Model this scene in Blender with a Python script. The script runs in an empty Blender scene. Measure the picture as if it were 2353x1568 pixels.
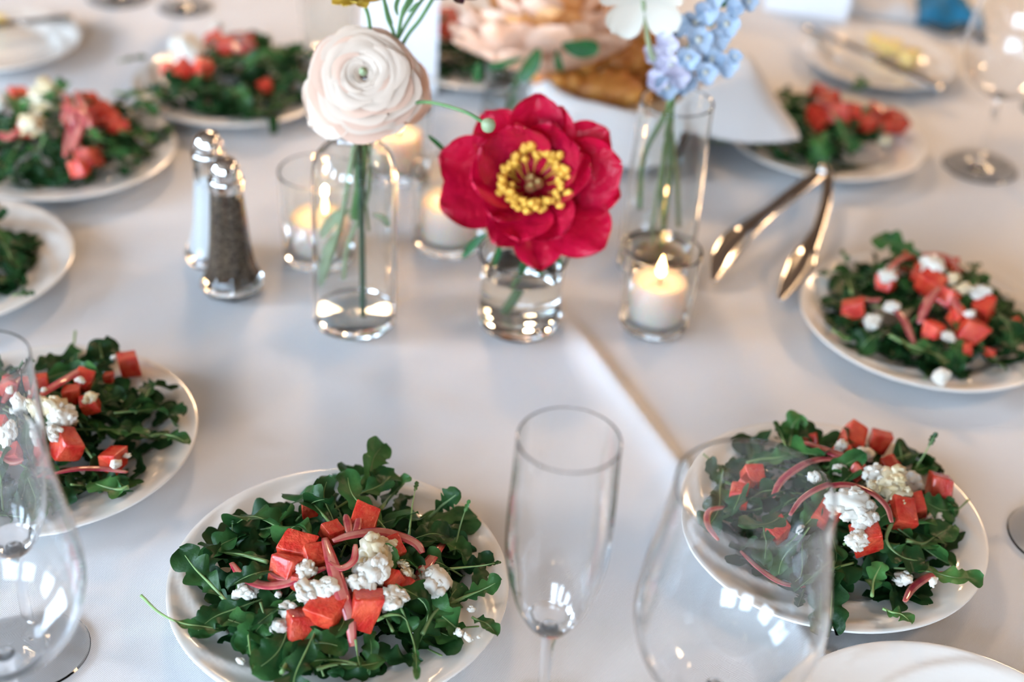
import bpy, math, random
import numpy as np
from mathutils import Vector, Matrix, Euler, noise

# ------------------------------------------------------------------ camera
PI = math.pi
TZ = 0.75                                   # table top height
FPX, PITCH, CAMH, ROLL = 3189.6, 0.60070, 0.6296, 0.07141
sc = bpy.context.scene
col = sc.collection
_cp, _sp = math.cos(PITCH), math.sin(PITCH)
_fw = Vector((0, _cp, -_sp)); _r0 = Vector((1, 0, 0)); _u0 = Vector((0, _sp, _cp))
_rt = _r0*math.cos(ROLL) + _u0*math.sin(ROLL)
_up = -_r0*math.sin(ROLL) + _u0*math.cos(ROLL)
CAM = Vector((0, 0, TZ + CAMH))
cd = bpy.data.cameras.new('camera'); cam = bpy.data.objects.new('camera', cd); col.objects.link(cam)
cam.matrix_world = Matrix(((_rt.x, _up.x, -_fw.x, CAM.x), (_rt.y, _up.y, -_fw.y, CAM.y), (_rt.z, _up.z, -_fw.z, CAM.z), (0, 0, 0, 1)))
cd.sensor_width = 36; cd.lens = FPX/2353*36; cd.clip_start = .02; cd.clip_end = 60
cd.dof.use_dof = True; cd.dof.focus_distance = 0.848; cd.dof.aperture_fstop = 3.1
sc.camera = cam
sc.view_settings.view_transform = 'Standard'; sc.view_settings.look = 'None'
sc.view_settings.gamma = 1; sc.view_settings.use_curve_mapping = False
sc.view_settings.exposure = 0.05
sc.cycles.max_bounces = 12; sc.cycles.transmission_bounces = 12; sc.cycles.diffuse_bounces = 2; sc.cycles.glossy_bounces = 3
sc.cycles.sample_clamp_indirect = 120; sc.cycles.blur_glossy = 1.0; sc.cycles.use_light_tree = False; sc.cycles.adaptive_threshold = 0.1

# ------------------------------------------------------------------ world and lights
wd = bpy.data.worlds.new('sky'); sc.world = wd; wd.use_nodes = True
bg = wd.node_tree.nodes['Background']; bg.inputs[0].default_value = (.62, .78, 1, 1); bg.inputs[1].default_value = 1.0

def area(name, loc, target, sx, sy, color, power):
    l = bpy.data.lights.new(name, 'AREA'); l.shape = 'RECTANGLE'; l.size = sx; l.size_y = sy
    l.color = color; l.energy = power
    o = bpy.data.objects.new(name, l); col.objects.link(o); o.location = loc
    o.rotation_euler = (Vector(target)-Vector(loc)).to_track_quat('-Z', 'Y').to_euler()
    return o
DAY = (.60, .78, 1.0)
for y in (-1.7, 0.3):
    area('window_daylight', (-3.42, y, 1.75), (0, y, 1.75), 1.3, 1.8, DAY, 178)
for x in (-2.2, -.4):
    area('window_daylight', (x, -3.42, 1.75), (x, 0, 1.75), 1.3, 1.8, DAY, 178)
WARM = (1.0, .66, .38)

# ------------------------------------------------------------------ pixel helpers: a point of the place seen at a pixel
def ray(u, v):
    a = (u-1176.5)/FPX; b = (784-v)/FPX
    return _fw + _rt*a + _up*b
def W(u, v, h=0.0):
    d = ray(u, v); t = (h-CAMH)/d.z
    return CAM + d*t
def Wy(u, v, y):
    d = ray(u, v); return CAM + d*(y/d.y)
def depth(p): return (Vector(p)-CAM).dot(_fw)
def px(p): return depth(p)/FPX               # metres per pixel there

# ------------------------------------------------------------------ materials
def mat(name, color, rough=.5, metal=0, color2=None, nscale=20, mix=(.35, .65), bump=0, bscale=60, trans=0, ior=1.45, sss=0,
        sssr=(.01, .004, .002), coat=0, spec=.5, emit=None, estr=0, rnd=0, translucent=0, sheen=0, alpha=1, detail=3, dist=.02):
    m = bpy.data.materials.new(name); m.use_nodes = True
    nt = m.node_tree; n = nt.nodes; L = nt.links
    b = n['Principled BSDF']
    def S(k, v):
        if k in b.inputs: b.inputs[k].default_value = v
    S('Base Color', (*color, 1)); S('Roughness', rough); S('Metallic', metal); S('IOR', ior); S('Specular IOR Level', spec)
    S('Transmission Weight', trans); S('Coat Weight', coat); S('Coat Roughness', .08); S('Sheen Weight', sheen); S('Alpha', alpha)
    if sss:
        S('Subsurface Weight', sss); S('Subsurface Radius', sssr); S('Subsurface Scale', 1.0)
    if emit: S('Emission Color', (*emit, 1)); S('Emission Strength', estr)
    tc = n.new('ShaderNodeTexCoord'); csock = None
    if color2:
        nz = n.new('ShaderNodeTexNoise'); nz.inputs['Scale'].default_value = nscale; nz.inputs['Detail'].default_value = detail
        L.new(tc.outputs['Object'], nz.inputs['Vector'])
        cr = n.new('ShaderNodeValToRGB'); cr.color_ramp.elements[0].position = mix[0]; cr.color_ramp.elements[1].position = mix[1]
        cr.color_ramp.elements[0].color = (*color, 1); cr.color_ramp.elements[1].color = (*color2, 1)
        L.new(nz.outputs['Fac'], cr.inputs[0]); csock = cr.outputs[0]
    if rnd:
        oi = n.new('ShaderNodeObjectInfo'); hs = n.new('ShaderNodeHueSaturation')
        mr = n.new('ShaderNodeMapRange'); mr.inputs['To Min'].default_value = 1-rnd; mr.inputs['To Max'].default_value = 1+rnd
        L.new(oi.outputs['Random'], mr.inputs['Value']); L.new(mr.outputs[0], hs.inputs['Value'])
        if csock: L.new(csock, hs.inputs['Color'])
        else: hs.inputs['Color'].default_value = (*color, 1)
        csock = hs.outputs[0]
    if csock: L.new(csock, b.inputs['Base Color'])
    if bump:
        nb = n.new('ShaderNodeTexNoise'); nb.inputs['Scale'].default_value = bscale; nb.inputs['Detail'].default_value = 4
        L.new(tc.outputs['Object'], nb.inputs['Vector'])
        bp = n.new('ShaderNodeBump'); bp.inputs['Strength'].default_value = bump; bp.inputs['Distance'].default_value = dist*.1
        L.new(nb.outputs['Fac'], bp.inputs['Height']); L.new(bp.outputs[0], b.inputs['Normal'])
    if translucent:
        tr = n.new('ShaderNodeBsdfTranslucent'); mx = n.new('ShaderNodeMixShader'); mx.inputs[0].default_value = translucent
        if csock: L.new(csock, tr.inputs['Color'])
        else: tr.inputs['Color'].default_value = (*color, 1)
        L.new(b.outputs[0], mx.inputs[1]); L.new(tr.outputs[0], mx.inputs[2]); L.new(mx.outputs[0], n['Material Output'].inputs['Surface'])
    return m

M = {}
M['plate'] = mat('ivory_glazed_ceramic', (.80, .745, .67), .16, coat=.4, color2=(.83, .78, .71), nscale=8)
M['glass'] = mat('clear_glass', (.985, .99, .99), 0.0, trans=1, ior=1.48)
M['vaseglass'] = mat('clear_vase_glass', (.97, .985, .975), 0.0, trans=1, ior=1.46)
M['water'] = mat('water', (.97, .985, .98), 0.0, trans=1, ior=1.33)
M['leaf'] = mat('arugula_green', (.016, .070, .018), .38, color2=(.072, .190, .046), nscale=42, mix=(.38, .72), rnd=.5, translucent=.22, bump=.3, bscale=220, spec=.30)
M['leafstem'] = mat('arugula_stem_green', (.22, .34, .12), .35, rnd=.3, translucent=.1)
M['bed'] = mat('arugula_shaded_green', (.009, .045, .012), .45, color2=(.022, .080, .020), nscale=60, translucent=.15, spec=.3)  # leaf green made darker: shade between the upper leaves put into the colour
M['melon'] = mat('watermelon_flesh', (.62, .020, .014), .25, color2=(.80, .105, .045), nscale=1.6, rnd=.18, bump=.25, bscale=7, coat=.5, dist=.25, translucent=.12)
M['feta'] = mat('feta_cheese', (.90, .83, .70), .6, color2=(.93, .88, .78), nscale=2, translucent=.2)
M['feta2'] = mat('dressed_feta_cheese', (.84, .64, .33), .35, color2=(.88, .77, .56), nscale=1.5, coat=.3, translucent=.2)
M['onion'] = mat('pickled_onion_pink', (.42, .018, .055), .2, color2=(.66, .15, .12), nscale=90, mix=(.3, .7), rnd=.3, translucent=.25, coat=.4)
M['onionpale'] = mat('pickled_onion_pale', (.62, .14, .11), .2, color2=(.78, .34, .26), nscale=80, rnd=.2, translucent=.25, coat=.4)
M['chrome'] = mat('polished_chrome', (.82, .81, .79), .09, metal=1)
M['steel'] = mat('stainless_steel', (.62, .60, .57), .16, metal=1)
M['pepper'] = mat('ground_pepper', (.035, .022, .014), .8, color2=(.24, .16, .10), nscale=420, mix=(.42, .62), bump=.5, bscale=500)
M['salt'] = mat('white_salt', (.86, .86, .85), .7, bump=.4, bscale=700)
M['wax'] = mat('candle_wax', (.86, .80, .72), .4, sss=.8, sssr=(.02, .012, .007), translucent=.2)
M['wick'] = mat('charred_wick', (.02, .015, .012), .9)
M['flame'] = mat('candle_flame', (1, .7, .3), .5, emit=(1.0, .62, .25), estr=14)
M['tin'] = mat('tealight_cup', (.80, .80, .80), .25, metal=1)
M['peony'] = mat('magenta_red_petal', (.50, .002, .022), .36, color2=(.66, .006, .055), nscale=1.6, rnd=.18, translucent=.28, bump=.25, bscale=6, dist=.3, spec=.6)
M['stamen'] = mat('stamen_yellow', (.78, .40, .04), .5, color2=(.88, .54, .10), nscale=300)
M['carpel'] = mat('carpel_green_pink', (.42, .12, .06), .45, color2=(.38, .34, .10), nscale=120)
M['ranun'] = mat('blush_white_petal', (.82, .665, .535), .45, rnd=.03, translucent=.25, bump=.1, bscale=70)
M['ranun2'] = mat('blush_pink_petal', (.80, .545, .41), .45, rnd=.04, translucent=.25, bump=.1, bscale=70)
M['white_petal'] = mat('cream_white_petal', (.70, .69, .60), .45, translucent=.3, bump=.15, bscale=80)
M['peach'] = mat('peach_petal', (.90, .54, .33), .45, color2=(.92, .70, .55), nscale=1.2, rnd=.08, translucent=.2)
M['peach2'] = mat('apricot_petal', (.82, .36, .10), .45, color2=(.86, .50, .22), nscale=1.2, rnd=.1, translucent=.2)
M['blue'] = mat('delphinium_blue', (.20, .29, .42), .45, color2=(.42, .52, .63), nscale=2.2, rnd=.25, translucent=.15)
M['lilac'] = mat('delphinium_lilac', (.38, .34, .46), .45, color2=(.54, .52, .60), nscale=2, rnd=.15, translucent=.15)
M['yellow'] = mat('yellow_petal', (.72, .50, .08), .5, rnd=.15, translucent=.2)
M['maroon'] = mat('dark_maroon_petal', (.05, .008, .02), .5, rnd=.2)
M['stemgreen'] = mat('flower_stem_green', (.075, .17, .055), .4, color2=(.12, .24, .08), nscale=60)
M['stemdark'] = mat('dark_flower_stem', (.035, .085, .045), .4)
M['stempale'] = mat('pale_sage_stem', (.30, .36, .20), .45)
M['flowerleaf'] = mat('flower_leaf_green', (.014, .105, .030), .4, color2=(.025, .15, .04), nscale=40, translucent=.2)
M['bread'] = mat('golden_bread_crust', (.42, .13, .022), .42, color2=(.74, .36, .075), nscale=1.6, rnd=.2, bump=.4, bscale=5, dist=.6, coat=.15)
M['napkin'] = mat('white_napkin_cloth', (.80, .77, .74), .85, bump=.15, bscale=500, translucent=.25, sheen=.2)
M['basket'] = mat('dark_wire_basket', (.012, .013, .015), .5)
M['card'] = mat('white_card', (.86, .87, .89), .7)
M['butter'] = mat('butter', (.86, .66, .26), .4, sss=.4, sssr=(.006, .004, .001))
M['teal'] = mat('teal_cloth', (.008, .13, .24), .7, color2=(.012, .18, .32), nscale=20)
M['navy'] = mat('dark_teal_strip', (.01, .035, .05), .6)
M['oil'] = mat('oil_dressing', (.86, .66, .36), .08, trans=.75, ior=1.4)
M['wood'] = mat('dark_wood', (.16, .085, .045), .5, color2=(.22, .12, .065), nscale=6)
M['wallpaint'] = mat('warm_wall_paint', (.30, .215, .15), .8, color2=(.33, .24, .17), nscale=3)
M['ceilpaint'] = mat('brown_ceiling_boards', (.24, .18, .135), .8, color2=(.28, .21, .155), nscale=5)
M['floorwood'] = mat('floor_wood', (.20, .11, .06), .45, color2=(.28, .16, .09), nscale=4)
M['lampshade'] = mat('lamp_shade_linen', (.8, .7, .55), .8, translucent=.5)
M['bulb'] = mat('warm_bulb', (1, .8, .6), .5, emit=(1.0, .68, .4), estr=30)

def cloth_material():
    m = bpy.data.materials.new('white_table_linen'); m.use_nodes = True
    nt = m.node_tree; n = nt.nodes; L = nt.links; b = n['Principled BSDF']
    b.inputs['Base Color'].default_value = (.74, .74, .745, 1); b.inputs['Roughness'].default_value = .75
    b.inputs['Sheen Weight'].default_value = .15; b.inputs['Specular IOR Level'].default_value = .25
    tc = n.new('ShaderNodeTexCoord'); hs = None
    for i, rz in enumerate((.62, .62+PI/2)):
        mp = n.new('ShaderNodeMapping'); mp.inputs['Rotation'].default_value = (0, 0, rz)
        wv = n.new('ShaderNodeTexWave'); wv.inputs['Scale'].default_value = 330; wv.inputs['Distortion'].default_value = .6; wv.inputs['Detail'].default_value = 1
        L.new(tc.outputs['Object'], mp.inputs[0]); L.new(mp.outputs[0], wv.inputs['Vector'])
        if hs is None: hs = wv.outputs['Fac']
        else:
            ad = n.new('ShaderNodeMath'); ad.operation = 'ADD'; L.new(hs, ad.inputs[0]); L.new(wv.outputs['Fac'], ad.inputs[1]); hs = ad.outputs[0]
    bp = n.new('ShaderNodeBump'); bp.inputs['Strength'].default_value = .35; bp.inputs['Distance'].default_value = .0004
    L.new(hs, bp.inputs['Height']); L.new(bp.outputs[0], b.inputs['Normal'])
    return m
M['cloth'] = cloth_material()

# ------------------------------------------------------------------ mesh helpers
def mesh(name, V, F, m, smooth=True):
    me = bpy.data.meshes.new(name); me.from_pydata([tuple(map(float, v)) for v in V], [], [tuple(f) for f in F])
    if smooth: me.polygons.foreach_set('use_smooth', [True]*len(me.polygons))
    ms = m if isinstance(m, (list, tuple)) else [m]
    for q in ms: me.materials.append(q)
    me.update()
    if smooth and any(q.name.startswith(('clear_', 'water', 'polished', 'ivory')) for q in ms): me.set_sharp_from_angle(angle=math.radians(38))
    return me
def link(name, me, parent=None, mtx=None):
    o = bpy.data.objects.new(name, me); col.objects.link(o)
    if parent is not None: o.parent = parent
    if mtx is not None: o.matrix_basis = mtx
    return o
def tag(o, label, cat, group=None, kind=None):
    if label: o['label'] = label
    if cat: o['category'] = cat
    if group: o['group'] = group
    if kind: o['kind'] = kind
    return o
def thing(name, label, cat, loc=(0, 0, 0), rot=None, group=None):
    o = bpy.data.objects.new(name, None); col.objects.link(o); o.empty_display_size = .02
    o.location = loc
    if rot is not None: o.rotation_euler = rot
    return tag(o, label, cat, group)
def lathe(prof, seg=48, closed=True, facets=None):
    """prof: (r, z) list; closed profile loop makes a solid of revolution."""
    V = []; F = []; n = len(prof)
    for i in range(seg):
        a = 2*PI*i/seg
        for r, z in prof: V.append((r*math.cos(a), r*math.sin(a), z))
    for i in range(seg):
        j = (i+1) % seg
        for k in range(n if closed else n-1):
            l = (k+1) % n
            F.append((i*n+k, j*n+k, j*n+l, i*n+l))
    return V, F
def solid(prof):                              # open outer profile from axis to axis -> add tiny radii at the axis
    return [(max(r, 1e-5), z) for r, z in prof]
def smooth_prof(pts, n=6):
    """Catmull-Rom through (r, z) points."""
    P = [Vector((p[0], p[1], 0)) for p in pts]; return [(q.x, q.y) for q in catmull(P, n)]
def catmull(P, n=8):
    P = [Vector(p) for p in P]; out = []
    for i in range(len(P)-1):
        p0 = P[i-1] if i > 0 else P[i]*2-P[i+1]; p1 = P[i]; p2 = P[i+1]; p3 = P[i+2] if i+2 < len(P) else P[i+1]*2-P[i]
        for k in range(n):
            t = k/n
            out.append(.5*((2*p1)+(p2-p0)*t+(2*p0-5*p1+4*p2-p3)*t*t+(3*p1-p0-3*p2+p3)*t**3))
    out.append(P[-1]); return out
def tube(P, rad, seg=8, flat=1.0, up=Vector((0, 0, 1)), sub=6):
    """swept ellipse along the points; rad is a number or f(t); flat squashes it along its normal."""
    Q = catmull(P, sub) if sub else [Vector(p) for p in P]
    n = len(Q); V = []; F = []
    for i, q in enumerate(Q):
        T = (Q[min(i+1, n-1)]-Q[max(i-1, 0)]).normalized()
        S = T.cross(up)
        if S.length < 1e-4: S = T.cross(Vector((0, 1, 0)))
        S.normalize(); N = S.cross(T)
        r = rad(i/(n-1)) if callable(rad) else rad
        for k in range(seg):
            a = 2*PI*k/seg
            V.append(q+S*(r*math.cos(a))+N*(r*flat*math.sin(a)))
    for i in range(n-1):
        for k in range(seg):
            l = (k+1) % seg
            F.append((i*seg+k, i*seg+l, (i+1)*seg+l, (i+1)*seg+k))
    F.append(tuple(range(seg-1, -1, -1))); F.append(tuple((n-1)*seg+k for k in range(seg)))
    return V, F
def centred(name, VF, m, label=None, cat=None, group=None, parent=None):
    """a mesh given in world points, its origin moved to its own middle base."""
    V, F = VF
    A = np.array([tuple(v) for v in V]); c = A.mean(0); c[2] = A[:, 2].min()
    o = link(name, mesh(name, A-c, F, m), parent)
    o.location = Vector(c) if parent is None else Vector(c)-parent.location
    if label: tag(o, label, cat, group)
    return o
def local(parent, pts): return [Vector(p)-parent.location for p in pts]
def rotmat(loc, yaw=0, pitch=0, roll=0, s=1):
    R = (Matrix.Rotation(yaw, 4, 'Z') @ Matrix.Rotation(pitch, 4, 'X') @ Matrix.Rotation(roll, 4, 'Y'))
    sc3 = s if isinstance(s, (tuple, list)) else (s, s, s)
    return Matrix.Translation(loc) @ R @ Matrix.Diagonal((*sc3, 1))
def box(x0, x1, y0, y1, z0, z1):
    V = [(x0, y0, z0), (x1, y0, z0), (x1, y1, z0), (x0, y1, z0), (x0, y0, z1), (x1, y0, z1), (x1, y1, z1), (x0, y1, z1)]
    F = [(0, 3, 2, 1), (4, 5, 6, 7), (0, 1, 5, 4), (1, 2, 6, 5), (2, 3, 7, 6), (3, 0, 4, 7)]
    return V, F
def join(parts):
    V = []; F = []
    for v, f in parts:
        b = len(V); V += list(v); F += [tuple(i+b for i in q) for q in f]
    return V, F
def struct(name, VF, m, smooth=False):
    o = link(name, mesh(name, *VF, m, smooth)); o['kind'] = 'structure'; return o

# ------------------------------------------------------------------ the room (all of it outside the frame; it gives the light and the reflections)
struct('floor', box(-3.5, 3.5, -3.5, 5.5, -.05, 0), M['floorwood'])
struct('ceiling', box(-3.5, 3.5, -3.5, 5.5, 3.0, 3.05), M['ceilpaint'])
struct('wall_right', box(3.5, 3.6, -3.5, 5.5, 0, 3), M['wallpaint'])
struct('wall_back', box(-3.5, 3.5, 5.5, 5.6, 0, 3), M['wallpaint'])
def wall_with_windows(name, axis, at, lo, hi, centres, w=1.3, z0=.85, z1=2.65, thick=-.1):
    parts = []; cur = lo
    def bx(a0, a1, za, zb):
        if axis == 'x': parts.append(box(at+min(0, thick), at+max(0, thick), a0, a1, za, zb))
        else: parts.append(box(a0, a1, at+min(0, thick), at+max(0, thick), za, zb))
    for c in centres:
        bx(cur, c-w/2, 0, 3); bx(c-w/2, c+w/2, 0, z0); bx(c-w/2, c+w/2, z1, 3); cur = c+w/2
    bx(cur, hi, 0, 3)
    return struct(name, join(parts), M['wallpaint'])
wall_with_windows('wall_left', 'x', -3.5, -3.5, 5.5, (-1.7, .3))
wall_with_windows('wall_front', 'y', -3.5, -3.5, 3.5, (-2.2, -.4))
def window_frame(name, axis, at, c, w=1.3, z0=.85, z1=2.65):
    parts = []; t = .05
    for a0, a1, za, zb in ((c-w/2, c-w/2+t, z0, z1), (c+w/2-t, c+w/2, z0, z1), (c-w/2, c+w/2, z0, z0+t), (c-w/2, c+w/2, z1-t, z1), (c-.02, c+.02, z0, z1), (c-w/2, c+w/2, 1.72, 1.77)):
        parts.append(box(at-.06, at, a0, a1, za, zb) if axis == 'x' else box(a0, a1, at-.06, at, za, zb))
    struct(name, join(parts), M['card'])
for i, y in enumerate((-1.7, .3)): window_frame('window_%d' % (i+1), 'x', -3.36, y)
for i, x in enumerate((-2.2, -.4)): window_frame('window_%d' % (i+3), 'y', -3.36, x)

def pendant(x, y, z, power, label):
    t = thing('pendant_lamp', label, 'lamp', (x, y, z), group='linen pendant lamps above the tables')
    V, F = lathe([(.10, .22), (.26, 0), (.255, 0), (.097, .22)], 32); link('lamp_shade', mesh('lamp_shade', V, F, M['lampshade']), t)
    V, F = tube([(0, 0, .22), (0, 0, 3.0-z)], .006, 6, sub=0); link('cord', mesh('cord', V, F, M['basket']), t)
    V, F = lathe(solid([(0, .06), (.03, .075), (.04, .11), (.03, .15), (.015, .18), (0, .19)]), 16, False); link('bulb', mesh('bulb', V, F, M['bulb']), t)
    l = bpy.data.lights.new('lamp_light', 'AREA'); l.shape = 'DISK'; l.size = .46; l.color = WARM; l.energy = power
    o = bpy.data.objects.new('lamp_light', l); col.objects.link(o); o.parent = t; o.location = (0, 0, -.005)
pendant(1.7, 3.2, 2.35, 38, 'linen pendant lamp hanging over the back of the room by the far wall')
pendant(-.5, 3.3, 2.35, 47, 'linen pendant lamp hanging in the middle of the far end')
pendant(2.3, .9, 2.35, 24, 'linen pendant lamp hanging beside the blank side wall')

# ------------------------------------------------------------------ table and cloth
CR0, CR1 = W(1318, 748), W(1935, 1568)       # the ironed fold that runs across the cloth
_cd = (CR1-CR0); _cl = math.hypot(_cd.x, _cd.y); _cx, _cy = _cd.x/_cl, _cd.y/_cl
def make_cloth():
    def axis(lo, fine0, fine1, hi, st=.0045, cs=.03):
        return np.concatenate([np.arange(lo, fine0, cs), np.arange(fine0, fine1, st), np.arange(fine1, hi+1e-6, cs)])
    xs = axis(-1.5, -.72, .72, 1.5); ys = axis(-.32, .36, 1.95, 2.75)
    hx, y0, y1 = .92, .20, 2.25; drop = .5
    X, Y = np.meshgrid(xs, ys)
    ox = np.maximum(np.abs(X)-hx, 0); oy = np.maximum(y0-Y, 0)+np.maximum(Y-y1, 0)
    PX = np.clip(X, -hx, hx)+np.sign(X)*np.minimum(ox, .012); PY = np.clip(Y, y0-.012, y1+.012)
    Z = TZ-np.maximum(ox, oy)
    inside = (ox+oy) == 0
    du = (X-CR0.x)*_cx+(Y-CR0.y)*_cy; dv = (X-CR0.x)*_cy*-1+(Y-CR0.y)*_cx      # along and across the fold
    fade = 1/(1+np.exp(-(du-.0)/.012))
    ridge = np.where(dv > 0, np.exp(-(dv/.0045)**2), np.exp(-(np.abs(dv)/.013)**1.5))*.0065
    # soft undulation of the linen; the first listed ridge imitates a bright caustic streak
    und = .0006*np.sin(X*9+1.3)*np.sin(Y*7+.4)+.0004*np.sin(X*23+Y*11)
    for (u0, v0, u1, v1, a, wd) in ((905, 705, 1075, 640, .0022, .007), (620, 1240, 1010, 900, .0010, .02), (700, 850, 1150, 980, .0009, .018), (1560, 1480, 2353, 1500, .0009, .02), (1000, 880, 1250, 800, .0010, .015)):
        A = W(u0, v0); B = W(u1, v1); d = B-A; l = math.hypot(d.x, d.y); cx, cy = d.x/l, d.y/l
        s = (X-A.x)*cx+(Y-A.y)*cy; q = -(X-A.x)*cy+(Y-A.y)*cx
        und = und+a*np.exp(-(q/wd)**2)*np.exp(-((s-l/2)/(l*.5))**4)
    Z = np.where(inside, Z-.0012+ridge*fade+und, Z)
    wav = .02*np.sin(PX*17+PY*13)*np.minimum((ox+oy)/.3, 1)
    PX = PX+np.sign(X)*np.where(ox > .02, wav, 0); PY = PY+np.where(oy > .02, wav, 0)*np.where(Y > 1, 1, -1)
    V = np.stack([PX, PY, Z], -1).reshape(-1, 3); ny, nx = X.shape
    idx = np.arange(ny*nx).reshape(ny, nx)
    F = np.stack([idx[:-1, :-1], idx[:-1, 1:], idx[1:, 1:], idx[1:, :-1]], -1).reshape(-1, 4)
    me = bpy.data.meshes.new('tablecloth')
    me.vertices.add(len(V)); me.vertices.foreach_set('co', V.ravel())
    me.loops.add(F.size); me.loops.foreach_set('vertex_index', F.ravel().astype(np.int32))
    me.polygons.add(len(F)); me.polygons.foreach_set('loop_start', np.arange(0, F.size, 4, dtype=np.int32))
    me.polygons.foreach_set('use_smooth', np.ones(len(F), dtype=bool))
    me.materials.append(M['cloth']); me.update(calc_edges=True); me.validate()
    return tag(link('tablecloth', me), 'white linen tablecloth with a sharp ironed fold under all the plates', 'tablecloth')
make_cloth()
tb = thing('banquet_table', 'long banquet table hidden under the white tablecloth', 'table', (0, 1.2, 0))
link('table_top', mesh('table_top', *box(-.9, .9, -.98, 1.03, TZ-.035, TZ-.006), M['wood'], False), tb)
lg = mesh('leg', *box(-.03, .03, -.03, .03, 0, TZ-.035), M['wood'], False)
for x in (-.82, .82):
    for y in (-.9, .95): link('leg', lg, tb, Matrix.Translation((x, y, 0)))

# ------------------------------------------------------------------ plates
def plate_z(r, R=.105):
    q = r/R
    if q < .60: return .0045
    if q < .70: t = (q-.60)/.10; return .0045+.0055*t*t*(3-2*t)
    return .0100+.0075*min((q-.70)/.28, 1)
def plate_mesh(R):
    seg = 168; k = R/.105
    up = [0.0001, .02, .04, .055, .061, .0635, .066, .0685, .071, .0735, .0755, .078, .081, .084, .087, .090, .093, .096, .099, .1015, .1035]
    V = []; F = []
    prof_dn = [(.1048, .0172), (.1050, .0158), (.1036, .0143), (.099, .0120), (.085, .0072), (.072, .0030), (.066, .0004), (.063, .0002), (.061, .0022), (.0001, .0026)]
    n = len(up)+len(prof_dn)
    for i in range(seg):
        a = 2*PI*i/seg; ca, sa = math.cos(a), math.sin(a)
        for r in up:
            z = plate_z(r)
            if .0685 <= r <= .1016:
                e = min((r-.0685)/.006, (.1016-r)/.004, 1)
                s = ((a/(2*PI))*9+1.55*((r-.0685)/.033)**.8) % 1.0
                z += .0021*e*(math.exp(-(s/.10)**2)+math.exp(-((1-s)/.30)**2)*.9-.25)
            V.append((r*k*ca, r*k*sa, z*k))
        for r, z in prof_dn: V.append((r*k*ca, r*k*sa, z*k))
    for i in range(seg):
        j = (i+1) % seg
        for q in range(n-1): F.append((i*n+q, j*n+q, j*n+q+1, i*n+q+1))
    return mesh('plate', V, F, M['plate'])
PM = plate_mesh(.105); PB = plate_mesh(.089)
PLATES = [(-.096, .622), (.221, .712), (-.319, .743), (.342, .975), (-.471, .955), (-.436, 1.166), (-.308, 1.337), (.306, 1.316)]
_p8 = W(1105, 112, .018); PLATES.append((_p8.x, _p8.y))
PNAME = ['the nearest salad plate beside the tall flute', 'the plate seen through the big wine glass', 'the plate behind the left edge glasses',
         'the plate next to the tongs tips', 'the half hidden plate at the left edge', 'the plate behind the salt shaker at left',
         'the plate behind the cream ranunculus', 'the plate under the napkin corner', 'the plate hidden behind the peach peony']
PLAB = ['ivory plate of arugula salad nearest the camera beside the champagne flute',
        'ivory plate of salad seen partly through the big wine glass',
        'ivory plate of salad behind the two glasses at the left edge',
        'ivory plate of salad beside the spoon ends of the serving tongs',
        'ivory plate cut off by the left edge with only greens showing',
        'ivory plate of salad at left piled with red onion strands',
        'ivory plate of salad behind the cream ranunculus',
        'ivory plate of salad under the hanging napkin corner',
        'ivory plate of salad mostly hidden behind the peach peony']
for i, (x, y) in enumerate(PLATES):
    o = link('salad_plate', PM); o.location = (x, y, TZ); o.rotation_euler.z = i*.9
    tag(o, PLAB[i], 'plate', 'ivory salad plates')
for loc, lab in ((W(2022, 128, .015), 'small ivory bread plate holding butter and a knife near the teal cloth'), (W(-8, 84, .015), 'small ivory bread plate with a knife in the far left corner')):
    o = link('bread_plate', PB); o.location = (loc.x, loc.y, TZ); tag(o, lab, 'plate', 'small bread plates')
p = W(2190, 1800, .018); o = link('dinner_plate', PM); o.location = (p.x, p.y, TZ); o.rotation_euler.z = 2.2
tag(o, 'empty ivory plate cut off by the bottom edge below the wine glass', 'plate')

# ------------------------------------------------------------------ salad ingredients
def leaf_geo(P, width, t0=.28, lobes=3, depth_=.55, fold=.35, wave=.15, seed=0, roll=0., n=30, up=Vector((0, 0, 1))):
    rnd = random.Random(seed)
    Q = catmull([Vector(p) for p in P], 10); m = len(Q)
    def at(t):
        f = min(max(t, 0), 1)*(m-1); i = min(int(f), m-2); g = f-i
        return Q[i].lerp(Q[i+1], g), (Q[i+1]-Q[i]).normalized()
    cols = (-1, -.66, -.3, 0, .3, .66, 1); V = []; F = []
    ph = [rnd.uniform(-.10, .10) for _ in range(2)]; k = rnd.uniform(9, 15); p1 = rnd.uniform(0, 6)
    for i in range(n+1):
        tt = i/n; p, T = at(t0+(1-t0)*tt)
        S = T.cross(up)
        if S.length < .05: S = T.cross(Vector((.3, 1, 0)))
        S.normalize(); N = S.cross(T)
        R = Matrix.Rotation(roll+.5*roll*tt, 3, T); S = R @ S; N = R @ N
        env = 1.62*(tt+.012)**.62*(1.0001-tt)**.42
        for s in cols:
            sd = 0 if s < 0 else 1
            x = (tt+ph[sd])*lobes
            m_ = .5-.5*math.cos(2*PI*x)
            d = depth_ if tt < .70 else depth_*max(0, 1-(tt-.70)/.12)*.8
            w = width*env*(1-d+d*m_**.7)
            a = abs(s)*w
            z = math.sin(fold)*a+wave*width*abs(s)*math.sin(k*tt+p1+(1.7 if s < 0 else 0))-.10*a*abs(s)
            V.append(p+S*(s*w*math.cos(fold))+N*z+T*(a*.35*(1-tt)))
    c = len(cols)
    for i in range(n):
        for j in range(c-1): F.append((i*c+j, i*c+j+1, (i+1)*c+j+1, (i+1)*c+j))
    return V, F
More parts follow.
